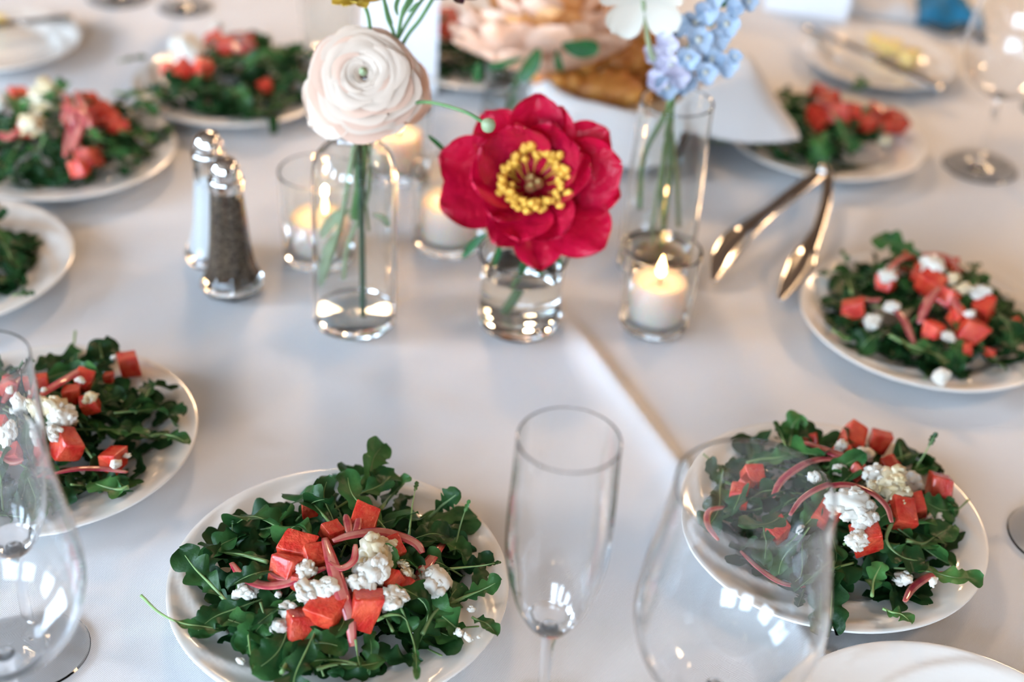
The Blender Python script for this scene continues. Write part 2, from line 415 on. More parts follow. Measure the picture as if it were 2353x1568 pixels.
def leaf_stem_geo(P, r):
    Q = catmull([Vector(p) for p in P], 6)
    return tube([q for q in Q[:max(3, int(len(Q)*.93))]], lambda t: r*(1-.78*t), 6, sub=0)
LEAFV = []
_r = random.Random(5)
for i in range(16):
    L = 1.0; bend = _r.uniform(-.34, .36); side = _r.uniform(-.26, .26); tip = _r.uniform(-.40, .26)
    P = [(0, 0, 0), (side*.4, .33, bend*.55), (side*.9, .68, bend*.9+.02), (side*.6, 1.0, bend*.6+tip)]
    w = _r.uniform(.19, .30); lob = _r.choice((3, 3, 4, 4, 5)); dep = _r.uniform(.30, .58)
    g = leaf_geo(P, w, _r.uniform(.15, .34), lob, dep, _r.uniform(.1, .6), _r.uniform(.10, .32), i, 0, 26)
    s = leaf_stem_geo(P, .017)
    LEAFV.append((g, s))
def icos(sub):
    import bmesh
    bm = bmesh.new(); bmesh.ops.create_icosphere(bm, subdivisions=sub, radius=1)
    V = [v.co.copy() for v in bm.verts]; F = [tuple(v.index for v in f.verts) for f in bm.faces]; bm.free(); return V, F
def feta_mesh(seed, m, grains=24, sub=2):
    """a lump of curds: many small uneven granules grown together."""
    q = random.Random(seed); V0, F0 = icos(sub); parts = []
    for g in range(grains+1):
        d = Vector((q.gauss(0, 1), q.gauss(0, 1), q.gauss(0, 1))).normalized()*q.uniform(.42, .72)
        rg = q.uniform(.13, .30); off = Vector((seed*7.3+g, g*3.1, seed*1.7)); el = Vector((q.uniform(.75, 1.3), q.uniform(.75, 1.3), q.uniform(.75, 1.3)))
        if g == 0: d = Vector((0, 0, 0)); rg = .62                     # the solid core the crumbs stick to
        parts.append(([d+Vector((v.x*el.x, v.y*el.y, v.z*el.z))*rg*(1+.45*noise.noise(v*1.7+off)+.24*noise.noise(v*4.3+off)) for v in V0], F0))
    return mesh('feta_crumble', *join(parts), m)
FETA = [feta_mesh(i, M['feta'], 34, 3) for i in range(6)]+[feta_mesh(i+9, M['feta2'], 16, 3) for i in range(3)]
FETAS = [feta_mesh(i+20, M['feta'], 7, 2) for i in range(4)]
def melon_mesh(seed):
    rnd = random.Random(seed); n = 9; V = []; F = []; idx = {}
    tw = [rnd.uniform(-.16, .16) for _ in range(6)]
    def add(q):
        key = tuple(round(c, 4) for c in q)
        if key not in idx:
            x, y, z = q
            rr = .13                                        # rounded edges
            c = Vector(tuple(max(-1+rr, min(1-rr, t)) for t in q)); d = Vector(q)-c
            w = c+(d.normalized()*rr if d.length > 1e-6 else d)
            w = Vector((w.x*(1+tw[0]*w.z)+tw[1]*w.y, w.y*(1+tw[2]*w.z)+tw[3]*w.z, w.z*(1+tw[4]*w.x)+tw[5]*w.y))
            w += w.normalized()*(.07*noise.noise(w*1.6+Vector((seed*5, 0, 0)))+.035*noise.noise(w*5+Vector((0, seed*3, 0))))
            idx[key] = len(V); V.append(w*.5)
        return idx[key]
    g = [-1, -.96, -.88, -.5, 0, .5, .88, .96, 1]
    for ax in range(3):
        for sg in (-1, 1):
            for i in range(n-1):
                for j in range(n-1):
                    ps = []
                    for a, b in ((i, j), (i+1, j), (i+1, j+1), (i, j+1)):
                        q = [0, 0, 0]; q[ax] = sg; q[(ax+1) % 3] = g[a]; q[(ax+2) % 3] = g[b]; ps.append(add(tuple(q)))
                    F.append(tuple(ps) if sg > 0 else tuple(ps[::-1]))
    return mesh('watermelon_cube', V, F, M['melon'])
MELON = [melon_mesh(i) for i in range(7)]

def heap_h(x, y, pi, H, rs):
    cx, cy = PLATES[pi]; r = math.hypot(x-cx, y-cy)
    return max(plate_z(r)+.004, .008+H*max(0, 1-(r/rs)**2))
def on_heap(u, v, pi, H, rs, off=0.):
    h = .03
    for _ in range(6):
        p = W(u, v, h); h = heap_h(p.x, p.y, pi, H, rs)+off
    return W(u, v, h)
def rest(V, m, pi, lift=.0012):
    """moves a leaf into place and lays whatever would sink through the plate onto its surface."""
    out = []; cx, cy = PLATES[pi]
    for v in V:
        q = m @ Vector(v); r = math.hypot(q.x-cx, q.y-cy)
        lo = TZ+lift+(plate_z(r)+.0012 if r < .106 else .003)
        if q.z < lo: q.z = lo+(lo-q.z)*.06
        out.append(q)
    return out
def salad(pi, seed, H, rs, nleaf, nbed, cubes, fetas, onions, heroes, cx_off=(0, 0), cl=(), fl=(), ol=(), hl=()):
    rnd = random.Random(seed); cx, cy = PLATES[pi]; cx += cx_off[0]; cy += cx_off[1]; where = PNAME[pi]
    # --- loose small leaves underneath: nobody could count them
    parts = []
    for i in range(nbed):
        r = rs*math.sqrt(rnd.random())*.92; a = rnd.uniform(0, 2*PI); x, y = cx+r*math.cos(a), cy+r*math.sin(a)
        z = TZ+.006+(heap_h(x, y, pi, H, rs)-.008)*rnd.uniform(.15, .62); z = max(z, TZ+plate_z(math.hypot(x-PLATES[pi][0], y-PLATES[pi][1]))+.002)
        g = LEAFV[rnd.randrange(16)][0]; s = rnd.uniform(.032, .050)
        m = rotmat((x, y, z), rnd.uniform(0, 6.3), rnd.uniform(-.35, .35), rnd.uniform(-.7, .7), s) @ Matrix.Translation((0, -.5, 0))
        parts.append((rest(g[0], m, pi), g[1]))
    V, F = join(parts); A = np.array([tuple(v) for v in V]); c = np.array([cx, cy, TZ+.005])
    o = link('arugula_leaves', mesh('arugula_leaves', A-c, F, M['bed'])); o.location = c
    tag(o, 'loose shade-darkened arugula underneath the salad on '+where, 'arugula', None, 'stuff')
    # --- single leaves
    ll = 'green lobed arugula leaf in the salad on '+where; lgp = 'arugula leaves on '+where
    for i in range(nleaf):
        q = (i+.5)/nleaf; r = rs*math.sqrt(q)*rnd.uniform(.85, 1.06); a = i*2.39996+rnd.uniform(-.5, .5)
        x, y = cx+r*math.cos(a), cy+r*math.sin(a)
        s = rnd.uniform(.038, .064)
        yaw = a-PI/2+rnd.choice((0, 0, PI, rnd.uniform(-1.5, 1.5), rnd.uniform(-1.5, 1.5)))
        z = TZ+heap_h(x, y, pi, H, rs)+rnd.uniform(-.006, .005)-.008*max(0, 1-r/(.5*rs))
        slope = -2*H*r/rs**2 if r < rs else 0
        pit = math.atan(slope)*math.cos(yaw+PI/2-a)*.8+rnd.uniform(-.25, .34)*(1.1-.6*q)
        m = rotmat((x, y, z), yaw, pit, rnd.uniform(-.75, .75), s) @ Matrix.Translation((0, -.55, 0))
        k = rnd.randrange(16)
        (gv, gf), (sv, sf) = LEAFV[k]; b = m.translation.copy()
        gv = [q-b for q in rest(gv, m, pi)]; sv = [q-b for q in rest(sv, m, pi, .0008)]
        o = link('arugula_leaf', mesh('arugula_leaf', gv, gf, M['leaf'])); o.location = b; tag(o, ll, 'leaf', lgp)
        link('stem', mesh('stem', sv, sf, M['leafstem']), o)
    for hi, h in enumerate(heroes):
        pts, w, t0 = h[0], h[1], h[2]; roll = h[3] if len(h) > 3 else 0; offs = h[4] if len(h) > 4 else [0]*len(pts)
        if not isinstance(offs, (list, tuple)): offs = [offs]*len(pts)
        P = [on_heap(u, v, pi, H, rs, .004+d) for (u, v), d in zip(pts, offs)]
        wm = w*px(P[0]); base = P[0].copy(); Q = [p-base for p in P]
        g = leaf_geo(Q, wm*1.12, t0, rnd.choice((3, 4)), rnd.uniform(.36, .58), rnd.uniform(.15, .45), rnd.uniform(.1, .25), rnd.randrange(999), roll)
        g = ([q-base for q in rest(g[0], Matrix.Translation(base), pi)], g[1])
        o = link('arugula_leaf', mesh('arugula_leaf', *g, M['leaf'])); o.location = base; tag(o, hl[hi] if hi < len(hl) and hl[hi] else ll, 'leaf', lgp)
        link('stem', mesh('stem', *leaf_stem_geo(Q, max(.0009, min(.0016, wm*.16))), M['leafstem']), o)
    # --- watermelon
    for ci, it in enumerate(cubes):
        u, v, s = it[:3]; asp = it[3] if len(it) > 3 else 1; off = it[4] if len(it) > 4 else .002
        p = on_heap(u, v, pi, H, rs, off+.006); s *= px(p)*.80
        m = rotmat(p, rnd.uniform(0, 6.3), rnd.uniform(-.45, .45), rnd.uniform(-.45, .45), (s, s*rnd.uniform(.85, 1.1), s*asp))
        o = link('watermelon_cube', MELON[rnd.randrange(7)], None, m)
        tag(o, cl[ci] if ci < len(cl) and cl[ci] else ('one of the red watermelon cubes on ' if not cl else 'one of the other red watermelon cubes on ')+where, 'watermelon', 'watermelon cubes on '+where)
    # --- feta
    for fi, it in enumerate(fetas):
        u, v, s = it[:3]; off = it[3] if len(it) > 3 else .004; dressed = len(it) > 4
        p = on_heap(u, v, pi, H, rs, off+.004); s *= px(p)*.76
        m = rotmat(p, rnd.uniform(0, 6.3), rnd.uniform(-.6, .6), rnd.uniform(-.6, .6), (s, s*rnd.uniform(.75, 1.0), s*rnd.uniform(.62, .85)))
        me = FETA[6+rnd.randrange(3)] if dressed else (FETA[rnd.randrange(6)] if it[2] > 26 else FETAS[rnd.randrange(4)])
        o = link('feta_crumble', me, None, m)
        tag(o, fl[fi] if fi < len(fl) and fl[fi] else ('crumbled white feta piece in the salad on ' if not fl else 'small stray crumb of white feta on ')+where, 'feta', 'feta crumbles on '+where)
    # --- onion
    for oi_, it in enumerate(onions):
        pts, w = it[0], it[1]; off = it[2] if len(it) > 2 else .010; pale = len(it) > 3
        offs = off if isinstance(off, (list, tuple)) else [off]*len(pts)
        P = [on_heap(u, v, pi, H, rs, d) for (u, v), d in zip(pts, offs)]
        wm = w*px(P[0])*.5
        VF = tube(P, lambda t: wm*(.25+.75*math.sin(PI*min(1, max(0, t*.94+.03)))**.55), 12, .32)
        oo = centred('pickled_onion_strip', VF, [M['onionpale' if pale else 'onion'], M['onionpale' if not pale else 'onion']], ol[oi_] if oi_ < len(ol) and ol[oi_] else ('pink pickled onion strip in the salad on ' if not ol else 'other pink pickled onion strip on ')+where, 'onion', 'onion strips on '+where)
        for f in oo.data.polygons:
            if f.index % 12 in (2, 3) and f.index < len(oo.data.polygons)-2: f.material_index = 1

def c1(pts, sc_=.4037, ox=300, oy=1050): return [(ox+x*sc_, oy+y*sc_) for x, y in pts]
def c2(pts): return c1(pts, .4133, 1450, 920)
def c3(pts): return c1(pts, .528, 0, 740)
def c5(pts): return c1(pts, .2423, 1800, 540)
def c8(pts): return c1(pts, .485, 0, 0)

salad(0, 14, .031, .083, 54, 130,
  cubes=[(685, 1258, 85), (762, 1224, 52), (661, 1306, 78), (720, 1282, 62), (752, 1409, 88, 1, .006), (837, 1402, 80, 1.35, .006), (688, 1433, 76), (837, 1195, 72, .8),
         (712, 1167, 46), (897, 1341, 62), (901, 1262, 62), (934, 1349, 44), (694, 1337, 50), (813, 1373, 46)],
  fetas=[(712, 1364, 72, .010), (748, 1352, 62, .012), (853, 1320, 84, .012), (830, 1340, 50, .012), (861, 1276, 84, .008, 1), (885, 1262, 48, .008, 1), (901, 1374, 62, .012), (994, 1341, 78, .006), (667, 1405, 48, .006), (647, 1442, 48, .006), (570, 1357, 46, .004),
         (704, 1308, 46, .010), (938, 1318, 34, .008, 1), (548, 1366, 26), (552, 1520, 20, .0), (1055, 1454, 24, .0), (1075, 1466, 22, .0), (1083, 1401, 20, .0), (885, 1405, 16), (954, 1437, 28, .0), (861, 1417, 14), (800, 1338, 24, .012),
         (776, 1430, 16), (812, 1328, 22, .012), (925, 1296, 26, .008, 1), (1100, 1465, 9, .0), (640, 1366, 20, .004), (690, 1375, 20, .012)],
  onions=[(c1([(575, 605), (640, 685), (760, 732), (880, 722), (980, 682), (1110, 632)]), 27, .012), (c1([(1150, 480), (1250, 448), (1400, 428), (1530, 452), (1625, 495), (1662, 548)]), 30, .014),
          (c1([(1105, 465), (1140, 580), (1170, 680), (1205, 790), (1245, 900), (1265, 1080)]), 34, [.014, .018, .020, .020, .016, .008]), (c1([(1790, 480), (1705, 590), (1645, 680), (1622, 785)]), 27, .010),
          (c1([(1130, 600), (1200, 635), (1270, 590), (1280, 500)]), 20, .020), (c1([(1225, 330), (1235, 380), (1245, 440)]), 20, .012, 1), (c1([(1300, 330), (1290, 400), (1270, 450)]), 18, .012, 1), (c1([(790, 655), (850, 690), (935, 690)]), 14, .012)],
  heroes=[(c1([(60, 790), (160, 885), (280, 945), (420, 968), (540, 985)]), 26, .42, 0, [.002, .001, .0, .002, .003]), (c1([(960, 1140), (820, 1060), (640, 960), (470, 900)]), 44, .12, .1, .004),
          (c1([(590, 880), (470, 740), (370, 640), (280, 520)]), 52, .18, -.4, [.004, .006, .008, .012]), (c1([(780, 600), (640, 560), (520, 545), (380, 500)]), 34, .1, .3, .006),
          (c1([(860, 1230), (930, 1120), (1060, 1060), (1240, 1090)]), 46, .1, .2, .006), (c1([(1250, 280), (1310, 200), (1400, 150), (1480, 70)]), 46, .1, .2, [.002, .006, .012, .016]),
          (c1([(1420, 300), (1480, 230), (1540, 170), (1590, 110)]), 42, .1, -.3, [.002, .006, .012, .016]), (c1([(1660, 1010), (1720, 900), (1800, 820), (1880, 720)]), 46, .25, .2, .006),
          (c1([(1780, 860), (1900, 800), (2000, 760), (2115, 700)]), 36, .3, 0, [.004, .006, .006, .010]), (c1([(1700, 350), (1760, 290), (1810, 250), (1875, 200)]), 34, .2, .5, [.004, .008, .012, .018]),
          (c1([(1840, 560), (1860, 460), (1890, 350), (1930, 245)]), 7, .75, 0, [.002, .006, .012, .018]), (c1([(1585, 450), (1595, 350), (1610, 240), (1632, 140)]), 7, .8, 0, [.004, .012, .018, .024]),
          (c1([(1800, 640), (1900, 630), (2000, 620), (2110, 600)]), 8, .75, 0, .006), (c1([(1945, 915), (1985, 935), (2040, 960), (2085, 1020)]), 24, .05, 0, .0),
          (c1([(1540, 860), (1580, 960), (1620, 1100), (1630, 1270)]), 12, .6, 0, .008), (c1([(740, 830), (760, 900), (790, 980)]), 10, .6, 0, .010), (c1([(1300, 1190), (1180, 1160), (1020, 1165), (850, 1210)]), 34, .35, .1, .006),
          (c1([(1060, 1210), (1180, 1180), (1320, 1190), (1460, 1160)]), 34, .2, -.2, .006), (c1([(1280, 1040), (1290, 1120), (1305, 1200)]), 7, .8, 0, .008), (c1([(670, 990), (680, 1100), (700, 1210)]), 6, .8, 0, .006),
          (c1([(580, 500), (580, 430), (578, 360)]), 5, .8, 0, [.002, .008, .016]), (c1([(1400, 930), (1480, 900), (1560, 920), (1600, 1000)]), 34, .1, .2, .008)],
  cl=['large watermelon cube left of the upright onion strip on the nearest plate', 'small watermelon tip behind the upright onion strip on the nearest plate', 'watermelon cube above the long curved onion strip on the nearest plate', 'watermelon cube touching the upright onion strip from the left on the nearest plate', 'biggest watermelon cube in front of the feta on the nearest plate', 'tall watermelon block beside the lower end of the upright onion strip on the nearest plate', 'frontmost watermelon cube next to a round feta lump on the nearest plate', 'watermelon cube under pale onion ends at the back on the nearest plate', 'small lone watermelon cube farthest back among the leaves on the nearest plate', 'watermelon cube wedged between two feta lumps on the nearest plate', 'watermelon cube under the arched onion strip on the nearest plate', 'small watermelon cube beside the short straight onion strip on the nearest plate', 'small watermelon piece partly under the long curved onion strip on the nearest plate', 'small watermelon piece squeezed between the two front cubes on the nearest plate'],
  fl=['wide feta lump left of the upright onion strip on the nearest plate', 'feta lump touching the upright onion strip from the left on the nearest plate', 'large white feta lump right of the upright onion strip on the nearest plate', 'feta lump tucked against the upright onion strip from the right on the nearest plate', 'yellowish dressed feta lump under the arched onion strip on the nearest plate', 'smaller yellowish feta lump behind the large one on the nearest plate', 'feta lump beside the tall watermelon block on the nearest plate', 'round feta lump lying on leaves nearest the flute on the nearest plate', 'small feta lump behind the frontmost watermelon cube on the nearest plate', 'round feta lump left of the frontmost watermelon cube on the nearest plate', 'feta lump lying on leaves below the long curved onion strip on the nearest plate', 'feta bit between three watermelon cubes on the nearest plate', 'small yellowish feta bit near the short straight onion strip on the nearest plate'],
  ol=['long curved onion strip reaching out to the left on the nearest plate', 'arched onion strip across the back of the toppings on the nearest plate', 'upright long tapering onion strip down the middle on the nearest plate', 'short straight onion strip on the side facing the flute on the nearest plate', 'small hooked onion strip beside the upright one on the nearest plate', 'pale onion end standing left of the back watermelon cube on the nearest plate', 'pale onion end leaning on the back watermelon cube on the nearest plate', 'thin short onion strip above the long curved one on the nearest plate'],
  hl=['arugula leaf with a long bare stem hanging over the rim on the nearest plate', 'large pale arugula leaf lying across the front left on the nearest plate', 'broad arugula leaf pointing up at the far left on the nearest plate', None, None, None, None, None, None, None, None, None, None, 'small torn arugula leaf lying alone on the rim on the nearest plate'])

salad(1, 23, .030, .084, 44, 110,
  cubes=[(1962, 1007, 66), (2020, 1013, 54), (1859, 1013, 46), (1731, 1098, 58), (1698, 1135, 62), (2157, 1127, 66, 1.35), (2070, 1184, 78), (1991, 1238, 84), (1789, 1218, 54), (2045, 1073, 48), (1973, 1085, 46), (1905, 1184, 60), (2105, 1165, 50), (1935, 1040, 46), (1715, 1115, 50)],
  fetas=[(1987, 1044, 40), (1967, 1065, 32), (2037, 1106, 84, .010, 1), (2066, 1143, 60, .010, 1), (2010, 1090, 50, .010), (1954, 1160, 84, .012), (1987, 1193, 58, .012), (1971, 1242, 48, .014), (2095, 1106, 46, .008), (1933, 1025, 34, .010), (2074, 1329, 42, .002), (2144, 1337, 22, .010), (1929, 1081, 32), (1843, 1215, 22), (2148, 1193, 40, .002), (1880, 1098, 30), (2005, 1120, 30, .012, 1)],
  onions=[(c2([(790, 540), (840, 450), (930, 380), (1040, 330), (1150, 330)]), 22, .012, 1), (c2([(890, 640), (960, 550), (1070, 490), (1200, 470), (1330, 510), (1420, 590), (1450, 680)]), 20, .022, 1), (c2([(480, 770), (420, 690), (430, 610), (520, 590)]), 18, .008, 1),
          (c2([(610, 830), (720, 930), (850, 1010), (1000, 1030)]), 16, .006), (c2([(1520, 1120), (1570, 1040), (1660, 980), (1770, 960)]), 22, .004, 1), (c2([(960, 230), (1060, 270), (1180, 310), (1260, 300)]), 26, .014)],
  heroes=[(c2([(880, 280), (890, 200), (900, 140), (950, 80)]), 36, .1, .3, [.002, .008, .014, .018]), (c2([(860, 260), (830, 180), (790, 120)]), 18, .2, 0, [.004, .010, .014]), (c2([(1580, 380), (1620, 320), (1660, 250), (1700, 180)]), 10, .6, 0, [.004, .012, .02, .028]), (c2([(1510, 340), (1500, 290), (1490, 230)]), 8, .7, 0, [.004, .012, .018]),
          (c2([(1400, 1160), (1450, 1180), (1510, 1195), (1560, 1240)]), 24, .05, 0, .0), (c2([(990, 1050), (970, 1090), (945, 1150)]), 18, .2, 0, .0), (c2([(1450, 680), (1420, 780), (1500, 870), (1640, 900)]), 44, .3, .2, .008), (c2([(1530, 780), (1620, 800), (1690, 760), (1790, 700)]), 44, .1, 0, .006), (c2([(1340, 1090), (1350, 1000), (1400, 900)]), 30, .1, 0, .006),
          (c2([(640, 350), (720, 330), (820, 320), (900, 300)]), 38, .1, 0, .006), (c2([(1690, 640), (1740, 600), (1800, 560)]), 30, .1, 0, .004)],
  cl=['watermelon cube farthest back on the plate behind the wine glass', 'watermelon cube right of the farthest back one on the plate behind the wine glass', 'dark watermelon piece by the back leaf tuft on the plate behind the wine glass', 'upper of two watermelon cubes far from the others on the plate behind the wine glass', 'lower of two watermelon cubes far from the others on the plate behind the wine glass', 'tall watermelon block farthest to the side on the plate behind the wine glass', 'wide watermelon cube behind the front feta on the plate behind the wine glass', 'frontmost watermelon cube with feta on top on the plate behind the wine glass'],
  ol=['pale onion arc over the back of the salad on the plate behind the wine glass', 'wide onion arch over the feta in the middle on the plate behind the wine glass', 'short onion hook at the far left rim on the plate behind the wine glass', 'thin onion strip along the front edge on the plate behind the wine glass', 'onion strip lying alone on the rim on the plate behind the wine glass', 'dark onion strip at the back among watermelon cubes on the plate behind the wine glass'],
  hl=[None, None, None, None, 'small torn arugula leaf alone on the front rim of the plate behind the wine glass'])

salad(2, 37, .028, .086, 42, 110,
  cubes=[(296, 838, 62), (153, 1025, 74), (261, 1059, 68), (195, 872, 52), (206, 930, 44), (32, 888, 60), (95, 877, 36), (165, 905, 44), (5, 985, 66), (40, 1040, 50), (250, 868, 26)],
  fetas=[(128, 940, 76, .010, 1), (140, 960, 60, .012), (127, 996, 46, .010), (208, 914, 34, .010, 1), (185, 875, 22, .012), (267, 1067, 26, .014), (292, 1048, 16, .012), (26, 993, 60, .010), (60, 925, 46, .010), (100, 900, 18, .010), (262, 822, 14, .010), (30, 895, 22, .012)],
  onions=[(c3([(392, 180), (300, 240), (220, 290), (150, 340)]), 24, .014), (c3([(235, 660), (340, 640), (450, 640), (555, 655)]), 18, .014), (c3([(130, 230), (70, 280), (20, 350)]), 24, .012), (c3([(0, 560), (60, 600), (130, 590)]), 22, .012, 1)],
  heroes=[(c3([(640, 500), (700, 490), (760, 500), (820, 530)]), 26, .1, 0, .004), (c3([(450, 180), (440, 140), (430, 80)]), 34, .05, .2, [.002, .008, .014]), (c3([(560, 720), (500, 730), (400, 700)]), 44, .05, 0, .004), (c3([(600, 300), (640, 280), (670, 260)]), 20, .1, 0, .006)])

salad(3, 41, .030, .084, 32, 100,
  cubes=[(1960, 714, 62), (2037, 647, 48), (2096, 605, 62), (2139, 649, 64), (2178, 613, 46), (2178, 685, 52), (2260, 707, 60), (2144, 760, 46), (2231, 758, 60), (2321, 758, 52), (2224, 804, 30), (2275, 810, 24), (2200, 725, 44), (2110, 630, 40)],
  fetas=[(2144, 615, 56, .012), (2037, 634, 36, .012), (2050, 705, 34), (2003, 741, 40), (2212, 664, 38, .012, 1), (2250, 673, 42, .012), (2229, 722, 26, .012), (2180, 773, 32), (2163, 865, 36, .0), (2311, 685, 26, .0), (2190, 640, 28, .012, 1)],
  onions=[(c5([(1480, 500), (1370, 640), (1290, 840)]), 24, .014), (c5([(1040, 690), (1140, 800), (1240, 1030)]), 22, .010), (c5([(1000, 330), (1130, 220), (1350, 190), (1560, 210), (1690, 350)]), 20, .016), (c5([(1600, 560), (1640, 660), (1690, 760)]), 20, .014, 1), (c5([(760, 600), (850, 620), (930, 610)]), 18, .010)],
  heroes=[(c5([(610, 260), (580, 200), (560, 150)]), 24, .05, .3, [.004, .010, .014]), (c5([(1000, 950), (1200, 1050), (1400, 1120), (1600, 1200)]), 36, .1, 0, .006), (c5([(650, 560), (620, 450), (600, 370)]), 34, .05, .2, .006), (c5([(460, 900), (540, 960), (640, 1020)]), 14, .1, 0, .0), (c5([(1730, 280), (1800, 300), (1880, 280)]), 14, .1, 0, .0)])

salad(4, 53, .030, .080, 12, 90, cubes=[(-60, 560, 60), (-120, 600, 60)], fetas=[(-90, 620, 60)], onions=[], heroes=[(c8([(60, 1400), (110, 1390), (160, 1400)]), 16, .1, 0, .0)])
salad(5, 61, .036, .090, 26, 100,
  cubes=[(204, 362, 56), (180, 385, 46), (233, 262, 60), (255, 275, 46), (272, 290, 40), (44, 222, 46), (205, 235, 50), (60, 290, 44)],
  fetas=[(97, 225, 80, .012, 1), (110, 212, 50, .014), (73, 284, 62, .010, 1), (0, 240, 30), (330, 240, 46, .0)],
  onions=[([(150, 215), (165, 260), (160, 310), (150, 360)], 24, .020), ([(175, 210), (190, 250), (180, 300), (165, 345)], 24, .022), ([(140, 240), (170, 250), (200, 270), (205, 310)], 22, .022), ([(160, 225), (150, 270), (175, 320), (180, 350)], 22, .018), ([(0, 305), (20, 315), (40, 300)], 30, .010)],
  heroes=[(c8([(215, 640), (180, 720), (110, 810)]), 8, .7, 0, .012), (c8([(560, 620), (640, 640), (740, 670)]), 34, .1, 0, .004), (c8([(540, 440), (660, 450), (770, 470)]), 30, .1, 0, .006)], cx_off=(-.004, 0))
salad(6, 71, .036, .088, 26, 100,
  cubes=[(466, 155, 42), (422, 158, 42), (388, 160, 34), (495, 100, 50), (567, 102, 48), (611, 199, 34), (520, 105, 40)],
  fetas=[(432, 114, 76, .012), (610, 95, 30), (500, 60, 26, .010)],
  onions=[([(470, 100), (510, 85), (560, 95), (590, 110)], 24, .016), ([(490, 110), (530, 100), (550, 120)], 20, .018, 1), ([(520, 80), (560, 78), (600, 88)], 22, .014)],
  heroes=[(c8([(1150, 400), (1190, 450), (1210, 500)]), 26, .1, 0, .004), (c8([(560, 290), (620, 280), (700, 270)]), 16, .2, 0, .004)], cx_off=(.014, 0))
salad(7, 83, .034, .070, 18, 80,
  cubes=[(1885, 225, 56), (1905, 245, 60), (1930, 262, 56), (1880, 270, 50), (1960, 255, 40), (2010, 262, 44), (2058, 280, 54), (2030, 290, 40), (1995, 285, 40)],
  fetas=[(2032, 322, 30, .0, 1)], onions=[([(1870, 230), (1900, 240), (1920, 270)], 24, .016)],
  heroes=[(c1([(600, 700), (680, 690), (730, 640)], .2869, 1780, 0), 30, .1, .2, [.006, .014, .020])], cx_off=(-.022, -.004))

salad(8, 97, .036, .080, 8, 70, cubes=[(1030, 45, 60), (1040, 62, 46), (1022, 70, 44), (1110, 60, 50)], fetas=[(1090, 70, 40)], onions=[], heroes=[], cx_off=(-.012, -.01))

# ------------------------------------------------------------------ stemware
def shell(outer, th, inner_floor):
    """closed profile of a bowl: outer (r, z) from the bottom up, wall thickness th, inside starts at inner_floor height."""
    (ra_, za_), (rb_, zb_) = outer[-2], outer[-1]; f = 1-.0009/math.hypot(rb_-ra_, zb_-za_)
    outer = outer[:-1]+[(ra_+(rb_-ra_)*f, za_+(zb_-za_)*f), (rb_, zb_)]      # keeps the wall straight right up to the rim
    inner = [(max(r-th, 1e-5), z) for r, z in outer if z > inner_floor][::-1]
    return [(1e-5, outer[0][1])]+outer+[(outer[-1][0]-th*q, outer[-1][1]+th*e) for q, e in ((.15, .35), (.5, .5), (.85, .35))]+inner+[(1e-5, inner_floor)]
def stemware(kind, loc, label, cat, H, foot_r, rim_r, group):
    t = thing(kind, label, cat, loc, group=group)
    if kind == 'champagne_flute':
        zb = H*.375
        o = smooth_prof([(.0055, zb), (.0125, zb+.008), (rim_r*.80, zb+.026), (rim_r*1.03, zb+.055), (rim_r*1.06, zb+.080), (rim_r*1.03, zb+.108), (rim_r, H)], 5)
        th = .0007; fl = zb+.010
    else:
        zb = H*.37; mr = rim_r*1.27
        o = smooth_prof([(.006, zb), (.020, zb+.005), (mr*.82, zb+.022), (mr, zb+.048), (mr*.97, zb+.075), (rim_r*1.10, zb+.105), (rim_r, H)], 5)
        th = .0007; fl = zb+.0045
    pr = shell(o, th, fl)
    # blend the inside bottom
    link('bowl', mesh('bowl', *lathe(pr, 64, False), M['glass']), t)
    st = solid([(0, .004), (.0042, .004), (.0036, .015), (.0033, zb*.55), (.0038, zb*.9), (.0052, zb-.0004), (0, zb-.0004)])
    link('stem', mesh('stem', *lathe(st, 20, False), M['glass']), t)
    ft = solid([(0, 0.0004), (foot_r-.001, .0004), (foot_r, .0012), (foot_r-.001, .0022), (foot_r*.5, .0030), (.008, .0042), (.0045, .006), (0, .006)])
    link('foot', mesh('foot', *lathe(ft, 48, False), M['glass']), t)
    return t
def up_axis_base(u, v, h): p = W(u, v, h); return (p.x, p.y, TZ)
GG = 'stemmed glasses around the table'
stemware('champagne_flute', up_axis_base(1308, 1010, .212), 'empty champagne flute between the nearest plate and the big wine glass', 'glass', .212, .032, 122*px(W(1308, 1010, .212)), GG)
stemware('wine_glass', up_axis_base(1737, 1125, .215), 'large empty wine glass standing in front of a salad plate', 'glass', .215, .036, 186*px(W(1737, 1125, .215)), GG)
p = W(80, 1497); stemware('champagne_flute', (p.x, p.y, TZ), 'champagne flute at the left edge with its round foot showing', 'glass', .212, .032, .0255, GG)
stemware('wine_glass', up_axis_base(-88, 1038, .215), 'wine glass cut off by the left edge in front of the flute', 'glass', .215, .036, .0360, GG)
p = W(2250, 385); stemware('wine_glass', (p.x, p.y, TZ), 'tall wine glass beside the plate under the napkin corner', 'glass', .215, .0375, .036, GG)
p = W(2425, 255); stemware('wine_glass', (p.x, p.y, TZ), 'wine glass at the far right edge behind another glass', 'glass', .215, .0375, .036, GG)
p = W(2436, 1240); stemware('wine_glass', (p.x, p.y, TZ), 'glass at the right edge with only part of its foot showing', 'glass', .215, .036, .036, GG)
p = W(275, -5); stemware('wine_glass', (p.x, p.y, TZ), 'wine glass at the far top edge next to the corner bread plate', 'glass', .215, .0375, .036, GG)
p = W(425, 18); stemware('champagne_flute', (p.x, p.y, TZ), 'champagne flute at the far top edge behind a salad plate', 'glass', .212, .032, .0255, GG)

